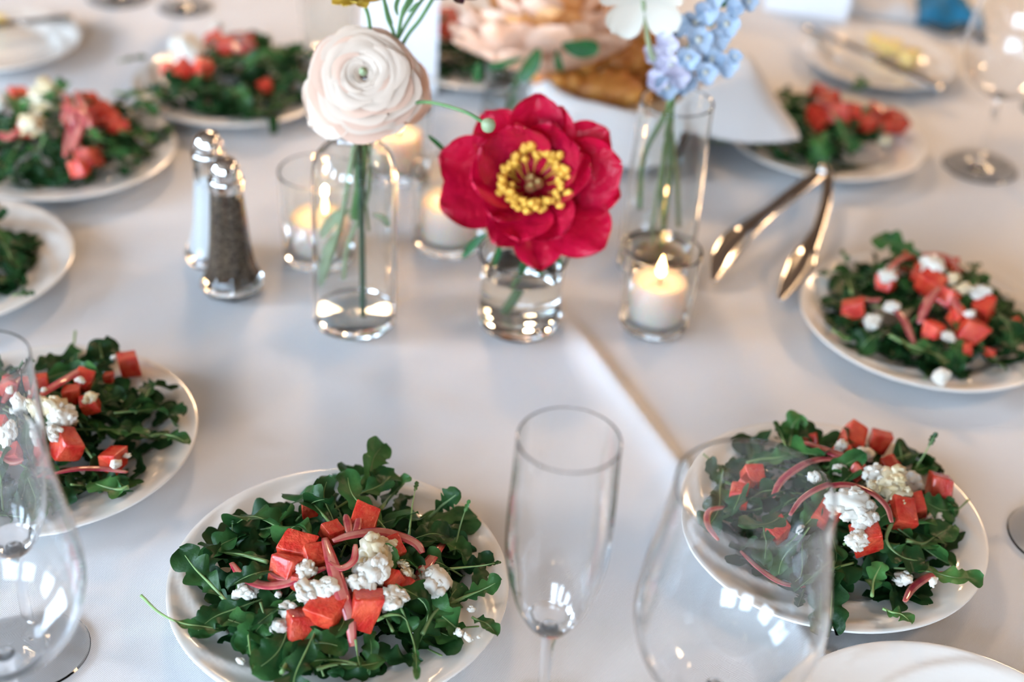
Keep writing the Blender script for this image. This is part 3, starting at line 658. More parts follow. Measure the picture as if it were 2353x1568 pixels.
# ------------------------------------------------------------------ votive candles
def votive(loc, label, r=.031, h=.072, wax_h=.044, power=.10):
    t = thing('votive_candle', label, 'candle', loc, group='lit votive candles in clear glass')
    out = smooth_prof([(r*.86, .0008), (r*.93, .006), (r*.97, h*.5), (r, h)], 5)
    link('glass_holder', mesh('glass_holder', *lathe(shell(out, .0015, .010), 48, False), M['vaseglass']), t)
    wr = r*.74
    wx = solid([(0, .0108), (wr*.96, .0108), (wr, .013), (wr, wax_h-.002), (wr*.96, wax_h), (wr*.55, wax_h-.003), (.004, wax_h-.004), (0, wax_h-.004)])
    c = link('candle', mesh('candle', *lathe(wx, 40, False), M['wax']), t)
    link('wick', mesh('wick', *tube([(0, 0, wax_h-.0045), (.0004, 0, wax_h+.001), (.0012, 0, wax_h+.005)], .0007, 6), M['wick']), c)
    fz = wax_h+.002
    fl = solid([(0, fz), (.0030, fz+.003), (.0042, fz+.006), (.0036, fz+.010), (.0018, fz+.016), (0, fz+.021)])
    link('flame', mesh('flame', *lathe(smooth_prof(fl, 4), 14, False), M['flame']), c)
    l = bpy.data.lights.new('candle_light', 'POINT'); l.energy = power; l.color = (1, .5, .2); l.shadow_soft_size = .004
    o = bpy.data.objects.new('candle_light', l); col.objects.link(o); o.parent = t; o.location = (0, 0, wax_h+.024)
for (u, v), lab, kw in (((1502, 746), 'lit votive candle in clear glass standing beside the peony vase', {}),
                        ((735, 588), 'lit votive candle half hidden behind the ranunculus bottle', dict(r=.0335, h=.082, wax_h=.040)),
                        ((1030, 560), 'lit votive candle behind the red peony', dict(r=.034, h=.072)),
                        ((915, 400), 'lit votive candle low behind the cream ranunculus', dict())):
    p = W(u, v); votive((p.x, p.y, TZ), lab, **kw)

# ------------------------------------------------------------------ shakers
def shaker(loc, label, fill, yaw):
    t = thing('salt_shaker' if fill == 'salt' else 'pepper_shaker', label, 'shaker', loc, group='pair of glass table shakers')
    t.rotation_euler.z = yaw
    def flutes(prof, th=0):
        V = []; F = []; seg = 40; n = len(prof)
        for i in range(seg):
            a = 2*PI*i/seg; k = 1-.055*abs(math.sin(a*4))-th
            for r, z in prof:
                kk = k if z < .098 else 1-th
                V.append((max(r*kk, 1e-5)*math.cos(a), max(r*kk, 1e-5)*math.sin(a), z))
        for i in range(seg):
            j = (i+1) % seg
            for q in range(n-1): F.append((i*n+q, j*n+q, j*n+q+1, i*n+q+1))
        return V, F
    o = smooth_prof([(.0215, .0006), (.0262, .004), (.0255, .010), (.0205, .022), (.0172, .040), (.0150, .065), (.0132, .088), (.0125, .100)], 4)
    pr = [(1e-5, .0006)]+o+[(.0105, .100)]+[(max(r-.0032, .001), z) for r, z in o if z > .012][::-1]+[(1e-5, .012)]
    link('glass_body', mesh('glass_body', *flutes(pr), M['vaseglass']), t)
    fi = [(1e-5, .0115)]+[(max(r-.0029, .001), z) for r, z in o if .0115 < z < (.082 if fill == 'salt' else .088)]
    fi += [(1e-5, fi[-1][1]+.002)]
    link(fill, mesh(fill, *flutes(fi), M[fill]), t)
    cap = smooth_prof([(.0140, .0945), (.0142, .098), (.0140, .103), (.0120, .1045), (.0124, .107), (.0122, .111), (.0105, .116), (.0070, .1195), (.0002, .1212)], 4)
    c = link('chrome_cap', mesh('chrome_cap', *lathe(cap, 36, False), M['chrome']), t)
    hm = mesh('hole', *lathe(solid([(0, .0006), (.0009, .0004), (.0009, -.001), (0, -.001)]), 8, False), M['wick'])
    for i in range(6):
        a = i*PI/3; rr = .0055; link('hole', hm, c, Matrix.Translation((rr*math.cos(a), rr*math.sin(a), .1198)))
    return t
p = W(535, 663); shaker((p.x, p.y, TZ), 'glass pepper shaker with chrome cap standing in front', 'pepper', .3)
p = W(497, 597); shaker((p.x, p.y, TZ), 'glass salt shaker with chrome cap behind the pepper', 'salt', .1)

# ------------------------------------------------------------------ flowers
def petal_geo(L, Wd, cup=.35, bend=.3, ruffle=.05, seed=0, nu=10, nv=8, notch=.0, point=0):
    rnd = random.Random(seed); V = []; F = []; p1, p2 = rnd.uniform(0, 6), rnd.uniform(0, 6)
    for i in range(nu+1):
        t = 1-(1-i/nu)**1.6
        w = Wd*(.18+.82*math.sin(PI*.5*min(1, t/.62))**1.1)*math.sqrt(max(0, 1-(max(0, t-.60)/.402)**2.4))
        ang = bend*t
        for j in range(nv+1):
            s = -1+2*j/nv
            y = L*t*(1-.05*abs(s)**2.2*t)-notch*L*math.exp(-(s/.25)**2)*t**4
            yy = y*math.cos(ang*.5); z = y*math.sin(ang*.5)
            z += cup*w*(s*s)*(.4+.6*t)+ruffle*L*t*t*(math.sin(s*4+p1)*.6+math.sin(s*7+p2)*.4)
            V.append((s*w, yy, z))
    for i in range(nu):
        for j in range(nv): F.append((i*(nv+1)+j, i*(nv+1)+j+1, (i+1)*(nv+1)+j+1, (i+1)*(nv+1)+j))
    return V, F
def petal_mtx(phi, alpha, r0=0, z0=0, s=1, twist=0):
    d = Vector((math.cos(phi)*math.sin(alpha), math.sin(phi)*math.sin(alpha), math.cos(alpha)))
    nrm = Vector((-math.cos(phi)*math.cos(alpha), -math.sin(phi)*math.cos(alpha), math.sin(alpha)))
    x = d.cross(nrm)
    R = Matrix((x, d, nrm)).transposed().to_4x4() @ Matrix.Rotation(twist, 4, 'Y')
    return Matrix.Translation((r0*math.cos(phi), r0*math.sin(phi), z0)) @ R @ Matrix.Scale(s, 4)
def facing(axis): return Vector(axis).normalized().to_track_quat('Z', 'Y').to_euler()
def add_world(parent, name, VF, m, gp=None):
    """a part given in world points under a rotated parent."""
    bpy.context.view_layer.update()
    inv = (gp or parent).matrix_world.inverted()
    V = [inv @ Vector(v) for v in VF[0]]
    return link(name, mesh(name, V, VF[1], m), parent)
def flower_leaf(P, w, m, seed=0):
    return leaf_geo(P, w, .06, 1, .0, .22, .04, seed, .25, 16, Vector((.15, -.9, .45)))

# ---- peony
vb = W(1192, 742); V2 = Vector((vb.x, vb.y, TZ))
fc = Wy(1225, 420, vb.y-.025)
ax = (CAM-fc).normalized()+Vector((.02, 0, .30)); FA = ax.normalized()
pe = thing('peony', 'single magenta red peony with a yellow centre in a low glass', 'flower', fc-FA*.010, facing(FA))
pr = 200*px(fc)
rnd = random.Random(3)
PM1 = [mesh('petal', *petal_geo(1, (.29, .34, .31, .37, .30)[i], .34, .42, .06, i, 12, 10, notch=.04), M['peony']) for i in range(5)]
PM2 = [mesh('petal', *petal_geo(1, (.34, .42, .36, .40)[i], .45, .70, .08, i+9, 12, 10, notch=.05), M['peony']) for i in range(4)]
for k, (a, al, s) in enumerate([(94, 70, 1.10), (132, 80, 1.02), (164, 82, 1.16), (206, 92, 1.10), (244, 80, .90), (272, 88, 1.04), (314, 84, 1.16), (350, 88, 1.02), (14, 76, 1.10), (40, 84, 1.08), (66, 74, .98)]):
    link('petal', PM1[k % 5], pe, petal_mtx(math.radians(a+rnd.uniform(-6, 6)), math.radians(al), .004, -.004, pr*s*.98, rnd.uniform(-.3, .3)))
for k, (a, al, s) in enumerate([(72, 62, .84), (112, 58, .86), (150, 66, .88), (192, 72, .84), (232, 76, .74), (268, 80, .80), (306, 74, .86), (350, 64, .84), (30, 60, .82)]):
    link('petal', PM2[k % 4], pe, petal_mtx(math.radians(a+rnd.uniform(-8, 8)), math.radians(al), .004, .0, pr*s, rnd.uniform(-.35, .35)))
SM = []
for i in range(4):
    g1 = tube([(0, 0, 0), (.0005, .004, .008), (0, .006, .017)], .0006, 5, sub=3)
    g2 = tube([(0, .0058, .0165), (.0004, .0066, .020), (0, .0068, .0238)], lambda t: .0035*math.sin(PI*(.15+.75*t)), 6, .8, sub=3)
    SM.append(mesh('stamen', *join([g1, g2]), M['stamen']))
for i in range(84):
    a = i*2.39996; r = .0075+.0075*math.sqrt((i % 29)/29); lean = rnd.uniform(-.05, .35)
    m = Matrix.Rotation(a, 4, 'Z') @ Matrix.Translation((0, r, .003)) @ Matrix.Rotation(-lean, 4, 'X') @ Matrix.Scale(rnd.uniform(.8, 1.12), 4)
    link('stamen', SM[i % 4], pe, m)
for i in range(3):
    a = i*2.1
    g = lathe(smooth_prof(solid([(0, 0), (.0040, .004), (.0042, .009), (.0026, .014), (.0016, .017), (0, .018)]), 3), 10, False)
    link('carpel', mesh('carpel', *g, M['carpel']), pe, Matrix.Translation((.0036*math.cos(a), .0036*math.sin(a), .002)))
add_world(pe, 'stem', tube([fc-FA*.012, fc-FA*.03+Vector((0, 0, -.02)), V2+Vector((.004, .006, .06)), V2+Vector((-.008, .004, .012))], .0028, 10), M['stemgreen'])
for i, (P, w) in enumerate([([(1125, 535), (1095, 555), (1062, 594)], 20), ([(1150, 545), (1145, 580), (1133, 614)], 14), ([(1200, 590), (1198, 610), (1196, 632)], 9), ([(1238, 585), (1240, 610), (1244, 640)], 14), ([(1272, 560), (1280, 590), (1290, 610)], 12), ([(1045, 370), (1015, 340), (982, 310)], 12)]):
    Q = [Wy(u, v, fc.y+(.012 if i < 5 else .01)) for u, v in P]
    add_world(pe, 'leaf', flower_leaf(Q, w*px(Q[0])*.62, None, i), M['flowerleaf'])
def vase(loc, label, prof, th, floor_h, water_h, group=None, name='bud_vase'):
    t = thing(name, label, 'vase', loc, group=group)
    o = smooth_prof(prof, 6)
    link('glass_body', mesh('glass_body', *lathe(shell(o, th, floor_h), 64, False), M['vaseglass']), t)
    w = [(1e-5, floor_h-.0001)]+[(r-th+.00012, z) for r, z in o if floor_h-.0003 < z < water_h]
    w += [(w[-1][0], water_h), (1e-5, water_h)]
    if water_h > floor_h: link('water', mesh('water', *lathe(w, 48, False), M['water']), t)
    return t
VG = 'clear glass bud vases along the table centre'
vase((V2.x, V2.y, TZ), 'low clear glass vase holding the red peony', [(.028, .0006), (.0325, .003), (.0335, .012), (.0325, .035), (.034, .056), (.036, .066)], .0018, .013, .052, VG)

# ---- ranunculus in the bottle
b1 = W(816, 738); V1 = Vector((b1.x, b1.y, TZ)); br = 94*px(V1)
hsh = Wy(818, 330, b1.y).z-TZ
vase((V1.x, V1.y, TZ), 'clear round shouldered bottle holding the cream ranunculus', [(br*.80, .0006), (br*.97, .004), (br, .012), (br*1.0, hsh*.55), (br*.99, hsh*.80), (br*.90, hsh*.92), (br*.62, hsh*1.0), (br*.46, hsh*1.04), (br*.43, hsh*1.10), (br*.50, hsh*1.14)], .0016, .010, 0, VG, 'glass_bottle')
rc = Wy(836, 172, b1.y-.025); RA = ((CAM-rc).normalized()*.85+Vector((-.06, 0, .38))).normalized()
rr = 146*px(rc)
ra = thing('ranunculus', 'cream white ranunculus with tightly layered petals in a bottle', 'flower', rc-RA*.012, facing(RA))
def shell_petal(rho, zr, flare, half, seed):
    q = random.Random(seed); V = []; F = []; nu, nv = 9, 12; p1 = q.uniform(0, 6)
    for i in range(nu+1):
        for j in range(nv+1):
            e = -1+2*j/nv; t = (i/nu)*(1-.22*abs(e)**2.5+.02*math.sin(e*5+p1))
            lip = max(0, t-.62)/.38; r = (rho*(.55+.45*t)+.085*lip**1.5)*(1+.07*e)+.02*lip*math.sin(e*4+p1)
            z = zr-.26+.26*math.sin(PI/2*min(1, t*1.12))-.03*lip*lip; a = e*half
            V.append((r*math.cos(a), r*math.sin(a), z))
    for i in range(nu):
        for j in range(nv): F.append((i*(nv+1)+j, (i+1)*(nv+1)+j, (i+1)*(nv+1)+j+1, i*(nv+1)+j+1))
    return V, F
for ring, (rho, zr, fl, n) in enumerate([(.08, .26, -.6, 3), (.13, .30, -.6, 3), (.18, .33, -.55, 3), (.24, .35, -.5, 4), (.31, .36, -.45, 4), (.38, .36, -.4, 4), (.46, .35, -.32, 5), (.54, .32, -.25, 5), (.62, .28, -.15, 5), (.70, .21, -.05, 5), (.77, .12, .08, 6), (.83, .0, .2, 6), (.87, -.14, .3, 6)]):
    vs = [mesh('petal', *shell_petal(rho, zr, fl, PI/n*1.45, ring*3+i), M['ranun2' if (ring in (5, 8, 9) and i == 1) or (ring > 9 and i == 0) else 'ranun']) for i in range(2)]
    for k in range(n):
        m = Matrix.Rotation(ring*.9+k*2*PI/n+rnd.uniform(-.1, .1), 4, 'Z') @ Matrix.Rotation(rnd.uniform(-.06, .06), 4, 'X') @ Matrix.Scale(rr*rnd.uniform(.96, 1.05), 4)
        link('petal', vs[k % 2], ra, m)
RM = [mesh('petal', *petal_geo(1, .58, .30, -.5, .05, i+40, 9, 10), M['ranun' if i < 2 else 'ranun2']) for i in range(3)]
bpy.context.view_layer.update()
for k, (u, v, w) in enumerate(((712, 268, 1), (808, 306, 1), (900, 268, .95), (982, 196, 1), (955, 130, 1), (700, 150, .9))):
    d = ra.matrix_world.inverted().to_3x3() @ (Wy(u, v, rc.y)-rc)
    link('petal', RM[k % 2] if k not in (2, 3) else RM[2], ra, petal_mtx(math.atan2(d.y, d.x), math.radians(92), .004, -.012, math.hypot(d.x, d.y)*w*1.03, (-1)**k*.2))
link('flower_centre', mesh('flower_centre', *lathe(solid([(0, .016), (.003, .0175), (.003, .020), (0, .022)]), 12, False), M['stempale']), ra)
neck = V1+Vector((0, 0, hsh*1.08))
add_world(ra, 'stem', tube([rc-RA*.014, neck+Vector((.004, 0, .006)), V1+Vector((.006, -.004, hsh*.6)), V1+Vector((.008, -.012, .014))], .0024, 10), M['stemdark'])
for P, r, mm in [([(815, 330), (800, 420), (780, 520), (745, 640)], .0022, 'stempale'), ([(835, 330), (828, 420), (815, 500)], .004, 'stemgreen'), ([(850, 330), (845, 450), (800, 560), (790, 640)], .0018, 'stempale')]:
    Q = [Wy(u, v, b1.y+.004) for u, v in P]
    add_world(ra, 'side_stem', tube(Q, r, 8), M[mm])
for P, w in [([(810, 480), (770, 500), (735, 545)], 30), ([(770, 560), (745, 600), (735, 660)], 22), ([(790, 520), (760, 560), (740, 590)], 24), ([(850, 490), (880, 500), (895, 520)], 18)]:
    Q = [Wy(u, v, b1.y+.006) for u, v in P]
    add_world(ra, 'leaf', flower_leaf(Q, w*px(Q[0])*.6, None, 3), M['stempale'])
# bud on its thin stem
bud = thing('flower_bud', 'small round green bud on a thin stem over the peony', 'bud', Wy(1122, 288, b1.y-.07))
link('bud_head', mesh('bud_head', *lathe(smooth_prof(solid([(0, -.0050), (.0034, -.0040), (.0050, 0), (.0038, .0036), (0, .0048)]), 4), 16, False), M['stempale']), bud)
add_world(bud, 'stem', tube([Wy(1118, 286, b1.y-.07), Wy(1060, 254, b1.y-.06), Wy(965, 235, b1.y-.03), Wy(880, 270, b1.y-.005), neck+Vector((.003, .004, 0)), V1+Vector((.01, .01, hsh*.5))], .0013, 8), M['stemgreen'])
# yellow flower and wispy greens rising above the frame
yf = thing('yellow_flower', 'yellow ruffled flower cut off by the top edge', 'flower', Wy(817, -6, b1.y+.005), facing((0, -.3, 1)))
YM = mesh('petal', *petal_geo(1, .26, .4, .6, .05, 77, 6, 4), M['yellow'])
for i in range(36):
    link('petal', YM, yf, petal_mtx(i*2.39996, math.radians(12+95*(i/36)**.8), .001, 0, .020*rnd.uniform(.85, 1.1)))
add_world(yf, 'stem', tube([Wy(830, -10, b1.y+.006), Wy(850, 60, b1.y+.006), Wy(848, 200, b1.y+.006), neck+Vector((0, .005, 0)), V1+Vector((.002, .012, hsh*.6))], .0014, 8), M['stemgreen'])
wg = thing('green_sprig', 'thin green sprigs rising above the cream ranunculus', 'greenery', neck+Vector((0, .004, 0)))
for P in ([(1000, -12), (965, 45), (930, 92), (880, 200)], [(880, -15), (890, 40), (905, 95), (870, 200)], [(945, -15), (925, 30), (912, 90), (875, 210)]):
    Q = [Wy(u, v, b1.y+.010) for u, v in P]+[neck+Vector((0, .005, 0))]
    add_world(wg, 'stem', tube(Q, .0014, 7), M['stemgreen'])
for P, w in [([(920, 50), (930, 20), (950, -5)], 16), ([(905, 60), (890, 30), (885, 5)], 12), ([(915, 40), (910, 15), (918, -10)], 12), ([(935, 30), (950, 18), (962, 5)], 10)]:
    Q = [Wy(u, v, b1.y+.010) for u, v in P]
    add_world(wg, 'leaf', flower_leaf(Q, w*px(Q[0])*.6, None, 4), M['stemgreen'])
mf = thing('maroon_flower', 'dark maroon flower just touching the top edge', 'flower', Wy(1042, -12, b1.y+.02), facing((0, -.2, 1)))
MM = mesh('petal', *petal_geo(1, .22, .3, .3, .05, 79, 6, 4), M['maroon'])
for i in range(14): link('petal', MM, mf, petal_mtx(i*2.39996, math.radians(60+40*(i/14)), .001, 0, .017))
add_world(mf, 'stem', tube([Wy(1038, -20, b1.y+.02), Wy(1000, -30, b1.y+.02), Wy(930, 60, b1.y+.014), neck+Vector((0, .006, 0))], .0013, 7), M['stemgreen'])

# ---- delphinium in the tall vase
b3 = W(1503, 618); V3 = Vector((b3.x, b3.y, TZ)); r3 = 86*px(V3); h3 = Wy(1540, 232, b3.y).z-TZ
vase((V3.x, V3.y, TZ), 'tall clear glass vase holding the blue delphinium', [(r3*.86, .0006), (r3*.97, .004), (r3, .014), (r3*.98, h3*.5), (r3*.93, h3*.85), (r3*.92, h3)], .0016, .014, .022, VG)
de = thing('delphinium', 'pale blue delphinium spike with many small florets', 'flower', V3+Vector((0, 0, .016)))
DM = {}
for key in ('blue', 'lilac'):
    g = []
    for k in range(5):
        m = petal_mtx(k*2*PI/5, math.radians(74), .06, 0, (1, .85, 1.1, .9, 1.05)[k]); v, f = petal_geo(1, .46, .3, .2, .12, 80+k, 6, 5)
        g.append(([m @ Vector(q) for q in v], f))
    DM[key] = mesh('floret', *join(g), M[key])
eye = mesh('floret_centre', *lathe(smooth_prof(solid([(0, 0), (.22, .1), (.24, .25), (0, .42)]), 3), 8, False), M['white_petal'])
FL = [(1545, 150, 64, 'lilac'), (1512, 188, 54, 'lilac'), (1532, 198, 60, 'blue'), (1578, 192, 66, 'blue'), (1602, 92, 72, 'blue'), (1562, 58, 60, 'blue'), (1640, 138, 64, 'blue'), (1668, 148, 60, 'blue'), (1668, 55, 64, 'blue'), (1622, 26, 60, 'blue'),
      (1503, 128, 54, 'lilac'), (1535, 102, 58, 'lilac'), (1580, 132, 58, 'blue'), (1692, 20, 50, 'blue'), (1720, 2, 46, 'blue'), (1650, 88, 56, 'blue'), (1620, 165, 58, 'blue'), (1560, 175, 54, 'lilac'), (1600, 50, 56, 'blue'), (1640, -10, 56, 'blue'), (1690, 130, 36, 'blue'), (1525, 160, 50, 'lilac')]
bpy.context.view_layer.update()
for i, (u, v, s, c) in enumerate(FL):
    q = Wy(u, v, b3.y-.012+rnd.uniform(-.016, .014)); d = (CAM-q).normalized()+Vector((rnd.uniform(-.6, .6), rnd.uniform(-.2, .2), rnd.uniform(-.5, .4)))
    m = Matrix.Translation(q-de.location) @ d.to_track_quat('Z', 'Y').to_matrix().to_4x4() @ Matrix.Scale(s*px(q)*.52, 4)
    f = link('floret', DM[c], de, m)
    if i % 2 == 0: link('floret_centre', eye, f)
base3 = [V3+Vector((.004, .004, .016)), V3+Vector((.002, 0, h3*.6))]
add_world(de, 'stem', tube(base3+[Wy(1545, 235, b3.y), Wy(1580, 120, b3.y), Wy(1640, 20, b3.y), Wy(1670, -40, b3.y)], .0024, 8), M['stemgreen'])
for P in ([(1470, 480), (1480, 360), (1525, 270), (1560, 190)], [(1530, 560), (1520, 450), (1530, 330), (1545, 240)], [(1560, 520), (1555, 400), (1540, 280)]):
    add_world(de, 'side_stem', tube([Wy(u, v, b3.y+rnd.uniform(-.01, .01)) for u, v in P], .0022, 8), M['stemgreen' if P[0][0] < 1550 else 'stempale'])
for P, w in [([(1525, 150), (1545, 160), (1570, 165)], 10), ([(1585, 145), (1600, 150), (1620, 150)], 12), ([(1610, 60), (1625, 50), (1640, 60)], 12), ([(1650, 20), (1665, 5), (1670, -10)], 14)]:
    Q = [Wy(u, v, b3.y) for u, v in P]; add_world(de, 'leaf', flower_leaf(Q, w*px(Q[0]), None, 2), M['flowerleaf'])
wc = Wy(1478, 2, b3.y-.02)
wf = thing('white_sweet_pea', 'creamy white flower with two drooping petals at the top edge', 'flower', wc, facing((-.05, -.75, -.30)))
bpy.context.view_layer.update()
WM = [mesh('petal', *petal_geo(1, .46, .35, .5, .05, 90+i, 9, 8), M['white_petal']) for i in range(3)]
def toward(u, v): 
    d = wf.matrix_world.inverted().to_3x3() @ (Wy(u, v, wc.y-.008)-wc); return math.atan2(d.y, d.x), d.length
for k, (u, v, w) in enumerate([(1420, 80, 1.12), (1545, 66, 1.15), (1390, -60, 1), (1560, -70, 1), (1478, -90, 1)]):
    a, l = toward(u, v); link('petal', WM[k % 3], wf, petal_mtx(a, math.radians(86), .001, 0, l*w*.97))
add_world(wf, 'stem', tube([wc, Wy(1484, 55, b3.y-.012), Wy(1498, 130, b3.y-.004), Wy(1540, 260, b3.y), V3+Vector((-.006, .004, h3*.4)), V3+Vector((-.004, .004, .018))], .0020, 8), M['stempale'])

# ---- peach peony further back, in its own little vase
b4 = W(1165, 282); V4 = Vector((b4.x, b4.y, TZ))
vase((V4.x, V4.y, TZ), 'small clear vase under the peach flower at the back', [(.022, .0006), (.027, .004), (.028, .012), (.025, .04), (.026, .066)], .0016, .010, .04, VG)
pc = Wy(1252, 108, b4.y-.01); PA = Vector((-.12, .32, 1)).normalized()
pf = thing('peach_peony', 'large peach peony leaning toward the bread basket', 'flower', pc-PA*.02, facing(PA))
QM = [mesh('petal', *petal_geo(1, .30, .35, .45, .06, 60+i, 9, 7), M['peach' if i < 3 else 'peach2']) for i in range(5)]
for ring, (n, al, s) in enumerate([(5, 14, .80), (7, 30, .88), (8, 48, .95), (9, 64, 1.0), (9, 76, 1.05), (7, 84, 1.0)]):
    for k in range(n):
        link('petal', QM[(k*2+ring) % 5 if ring < 4 else k % 3], pf, petal_mtx(ring*.5+k*2*PI/n+rnd.uniform(-.2, .2), math.radians(al+rnd.uniform(-6, 6)), .003, -ring*.001, 234*px(pc)*s*rnd.uniform(.92, 1.05), rnd.uniform(-.2, .2)))
add_world(pf, 'stem', tube([pc-PA*.02, V4+Vector((.02, 0, .09)), V4+Vector((0, .002, .012))], .003, 8), M['stemgreen'])
for i, (P, w) in enumerate([([(1240, 105), (1225, 145), (1195, 188)], 30), ([(1285, 100), (1330, 112), (1378, 108)], 34), ([(1280, 110), (1282, 140), (1290, 165)], 14), ([(1100, 140), (1096, 165), (1094, 190)], 16), ([(1210, 130), (1150, 150), (1120, 155)], 14)]):
    Q = [Wy(u, v, b4.y-.105) for u, v in P]; add_world(pf, 'leaf', flower_leaf(Q, w*px(Q[0])*.8, None, i), M['flowerleaf'])

# ------------------------------------------------------------------ bread basket with napkin liner and bread
bc = W(1450, 288); BC = Vector((bc.x, bc.y, TZ)); BR, BH = .100, .056
bk = thing('bread_basket', 'dark round bread basket lined with a white napkin', 'basket', BC)
nb = 9
for i in range(nb):
    t = i/(nb-1); z = .003+t*(BH-.003); r = BR*(.62+.38*t)
    g = tube([(r*math.cos(a), r*math.sin(a), z) for a in [2*PI*k/48 for k in range(49)]], .0045, 6, sub=0); link('band', mesh('band', *g, M['basket']), bk)
g = lathe(solid([(0, .0008), (BR*.62, .0008), (BR*.64, .004), (BR*1.0, BH), (BR*.985, BH), (BR*.62, .006), (0, .006)]), 48, False); link('basket_wall', mesh('basket_wall', *g, M['basket']), bk)
tipR = W(1832, 322, .052)-BC; angR = math.atan2(tipR.y, tipR.x); lenR = math.hypot(tipR.x, tipR.y)
def napkin():
    V = []; F = []; na, ns = 96, 26
    corners = [(angR, lenR-BR, tipR.z), (-2.15, .030, .022), (angR+PI*.55, .05, .03), (angR+PI, .05, .02)]
    for i in range(na):
        a = 2*PI*i/na
        over = .024; zend = BH-.040
        for ca, ln, zt in corners:
            d = abs((a-ca+PI) % (2*PI)-PI); wgt = max(0, 1-d/.62); wgt = wgt**1.6 if ln > .1 else wgt
            if wgt*ln > over: over = wgt*ln; zend = (BH-.040)*(1-wgt)+zt*wgt
            if ca == angR and d < .62: zend = BH-.004+(zt-BH+.004)*wgt**2
        hump = .042*max(0, 1-abs((a-angR-.15+PI) % (2*PI)-PI)/.8)**.8
        for j in range(ns+1):
            s = j/ns
            if s < .45:
                t = s/.45; r = BR*(.10+.84*t); z = .012+(BH-.006)*t**2.2
            else:
                t = (s-.45)/.55; r = BR*.95+(over+.008)*t; top = BH+.010*math.sin(PI*min(1, t*1.6))
                z = top+(zend-BH)*t**1.7
            z += .003*math.sin(a*7+s*5)*s+hump*math.sin(PI*min(1, max(0, (s-.12)/.88)))**1.2
            V.append((r*math.cos(a), r*math.sin(a), z))
    n = ns+1
    for i in range(na):
        j = (i+1) % na
        for k in range(ns): F.append((i*n+k, j*n+k, j*n+k+1, i*n+k+1))
    # thickness
    b = len(V); V2_ = [(x, y, z+.0012) for x, y, z in V]; F2 = [tuple(q+b for q in f[::-1]) for f in F]
    return V+V2_, F+F2
o = link('napkin_liner', mesh('napkin_liner', *napkin(), M['napkin'])); o.location = BC
tag(o, 'white cloth napkin lining the bread basket with one corner hanging over a plate', 'napkin')
def roll_mesh(seed):
    V = []; F = []; n, seg = 26, 18
    for i in range(n+1):
        t = i/n; a = (t-.5)*1.7; cx, cy = math.sin(a)*.62, (1-math.cos(a))*.62
        r = .30*math.sin(PI*(.04+.92*t))**.6*(1+.10*math.sin(t*PI*12)*math.sin(PI*t))
        T = Vector((math.cos(a), math.sin(a), 0)); S = Vector((-math.sin(a), math.cos(a), 0))
        for k in range(seg):
            b = 2*PI*k/seg; q = Vector((cx, cy, 0))+S*(r*math.cos(b))+Vector((0, 0, r*.85*math.sin(b)))
            q += q.normalized()*.03*noise.noise(q*4+Vector((seed*3, 0, 0))); V.append(q)
    for i in range(n):
        for k in range(seg): F.append((i*seg+k, i*seg+(k+1) % seg, (i+1)*seg+(k+1) % seg, (i+1)*seg+k))
    F.append(tuple(range(seg-1, -1, -1))); F.append(tuple(n*seg+k for k in range(seg)))
    return mesh('bread_roll', V, F, M['bread'])
BRD = [roll_mesh(i) for i in range(3)]
for i, (u, v, h, s, yaw, lab) in enumerate([(1300, 185, .074, .070, .3, 'golden brown bread roll at the front of the basket near the peony leaves'), (1400, 205, .074, .076, 2.9, 'golden brown bread roll lowest in front against the napkin edge'),
        (1450, 130, .098, .078, 1.0, 'golden brown bread roll next to the blue delphinium'), (1340, 120, .092, .072, 2.0, 'golden brown bread roll under the peach flower leaf'), (1400, 50, .108, .075, .2, 'golden brown bread roll on top of the pile behind the white flower'),
        (1480, 60, .088, .07, 1.8, 'golden brown bread roll at the back of the basket behind the florets'), (1540, 175, .080, .07, 1.4, 'golden brown bread roll peeking out beside the napkin corner'), (1500, 190, .074, .066, .8, 'dark golden bread roll behind the tall vase')]):
    p = Wy(u, v, BC.y+(-.025, -.035, .01, .0, .04, .045, -.01, -.01)[i]); p.z = max(p.z, TZ+.040); o = link('bread_roll', BRD[i % 3], None, rotmat(p, yaw, .15*(-1)**i, .1, s)); tag(o, lab, 'bread', 'bread rolls in the basket')

# ------------------------------------------------------------------ serving tongs
hinge = W(1893, 392, .022)
tg = thing('serving_tongs', 'silver serving tongs with spoon ends lying open beside the plates', 'tongs', hinge)
def tong_arm(px_pts, hs, wds):
    P = [W(u, v, h) for (u, v), h in zip(px_pts, hs)]; Q = catmull([p-hinge for p in P], 8); n = len(Q); V = []; F = []
    for i, q in enumerate(Q):
        t = i/(n-1); T = (Q[min(i+1, n-1)]-Q[max(i-1, 0)]).normalized()
        S = T.cross(Vector((0, 0, 1))).normalized(); N = S.cross(T)
        f = t*(len(wds)-1); k = min(int(f), len(wds)-2); w = (wds[k]*(1-(f-k))+wds[k+1]*(f-k))
        scoop = .35 if t > .62 else .12
        for j in range(7):
            s = -1+2*j/6; V.append(q+S*(s*w)+N*(scoop*w*s*s))
        for j in range(7):
            s = 1-2*j/6; V.append(q+S*(s*w)+N*(scoop*w*s*s-.0016))
    m = 14
    for i in range(n-1):
        for j in range(m): F.append((i*m+j, i*m+(j+1) % m, (i+1)*m+(j+1) % m, (i+1)*m+j))
    F.append(tuple(range(m-1, -1, -1))); F.append(tuple((n-1)*m+k for k in range(m)))
    return V, F
link('arm', mesh('arm', *tong_arm([(1890, 393), (1845, 428), (1780, 478), (1718, 528), (1668, 585), (1640, 645)], [.023, .022, .020, .019, .014, .006], [.005, .0075, .0075, .007, .010, .0125, .010, .003]), M['steel']), tg)
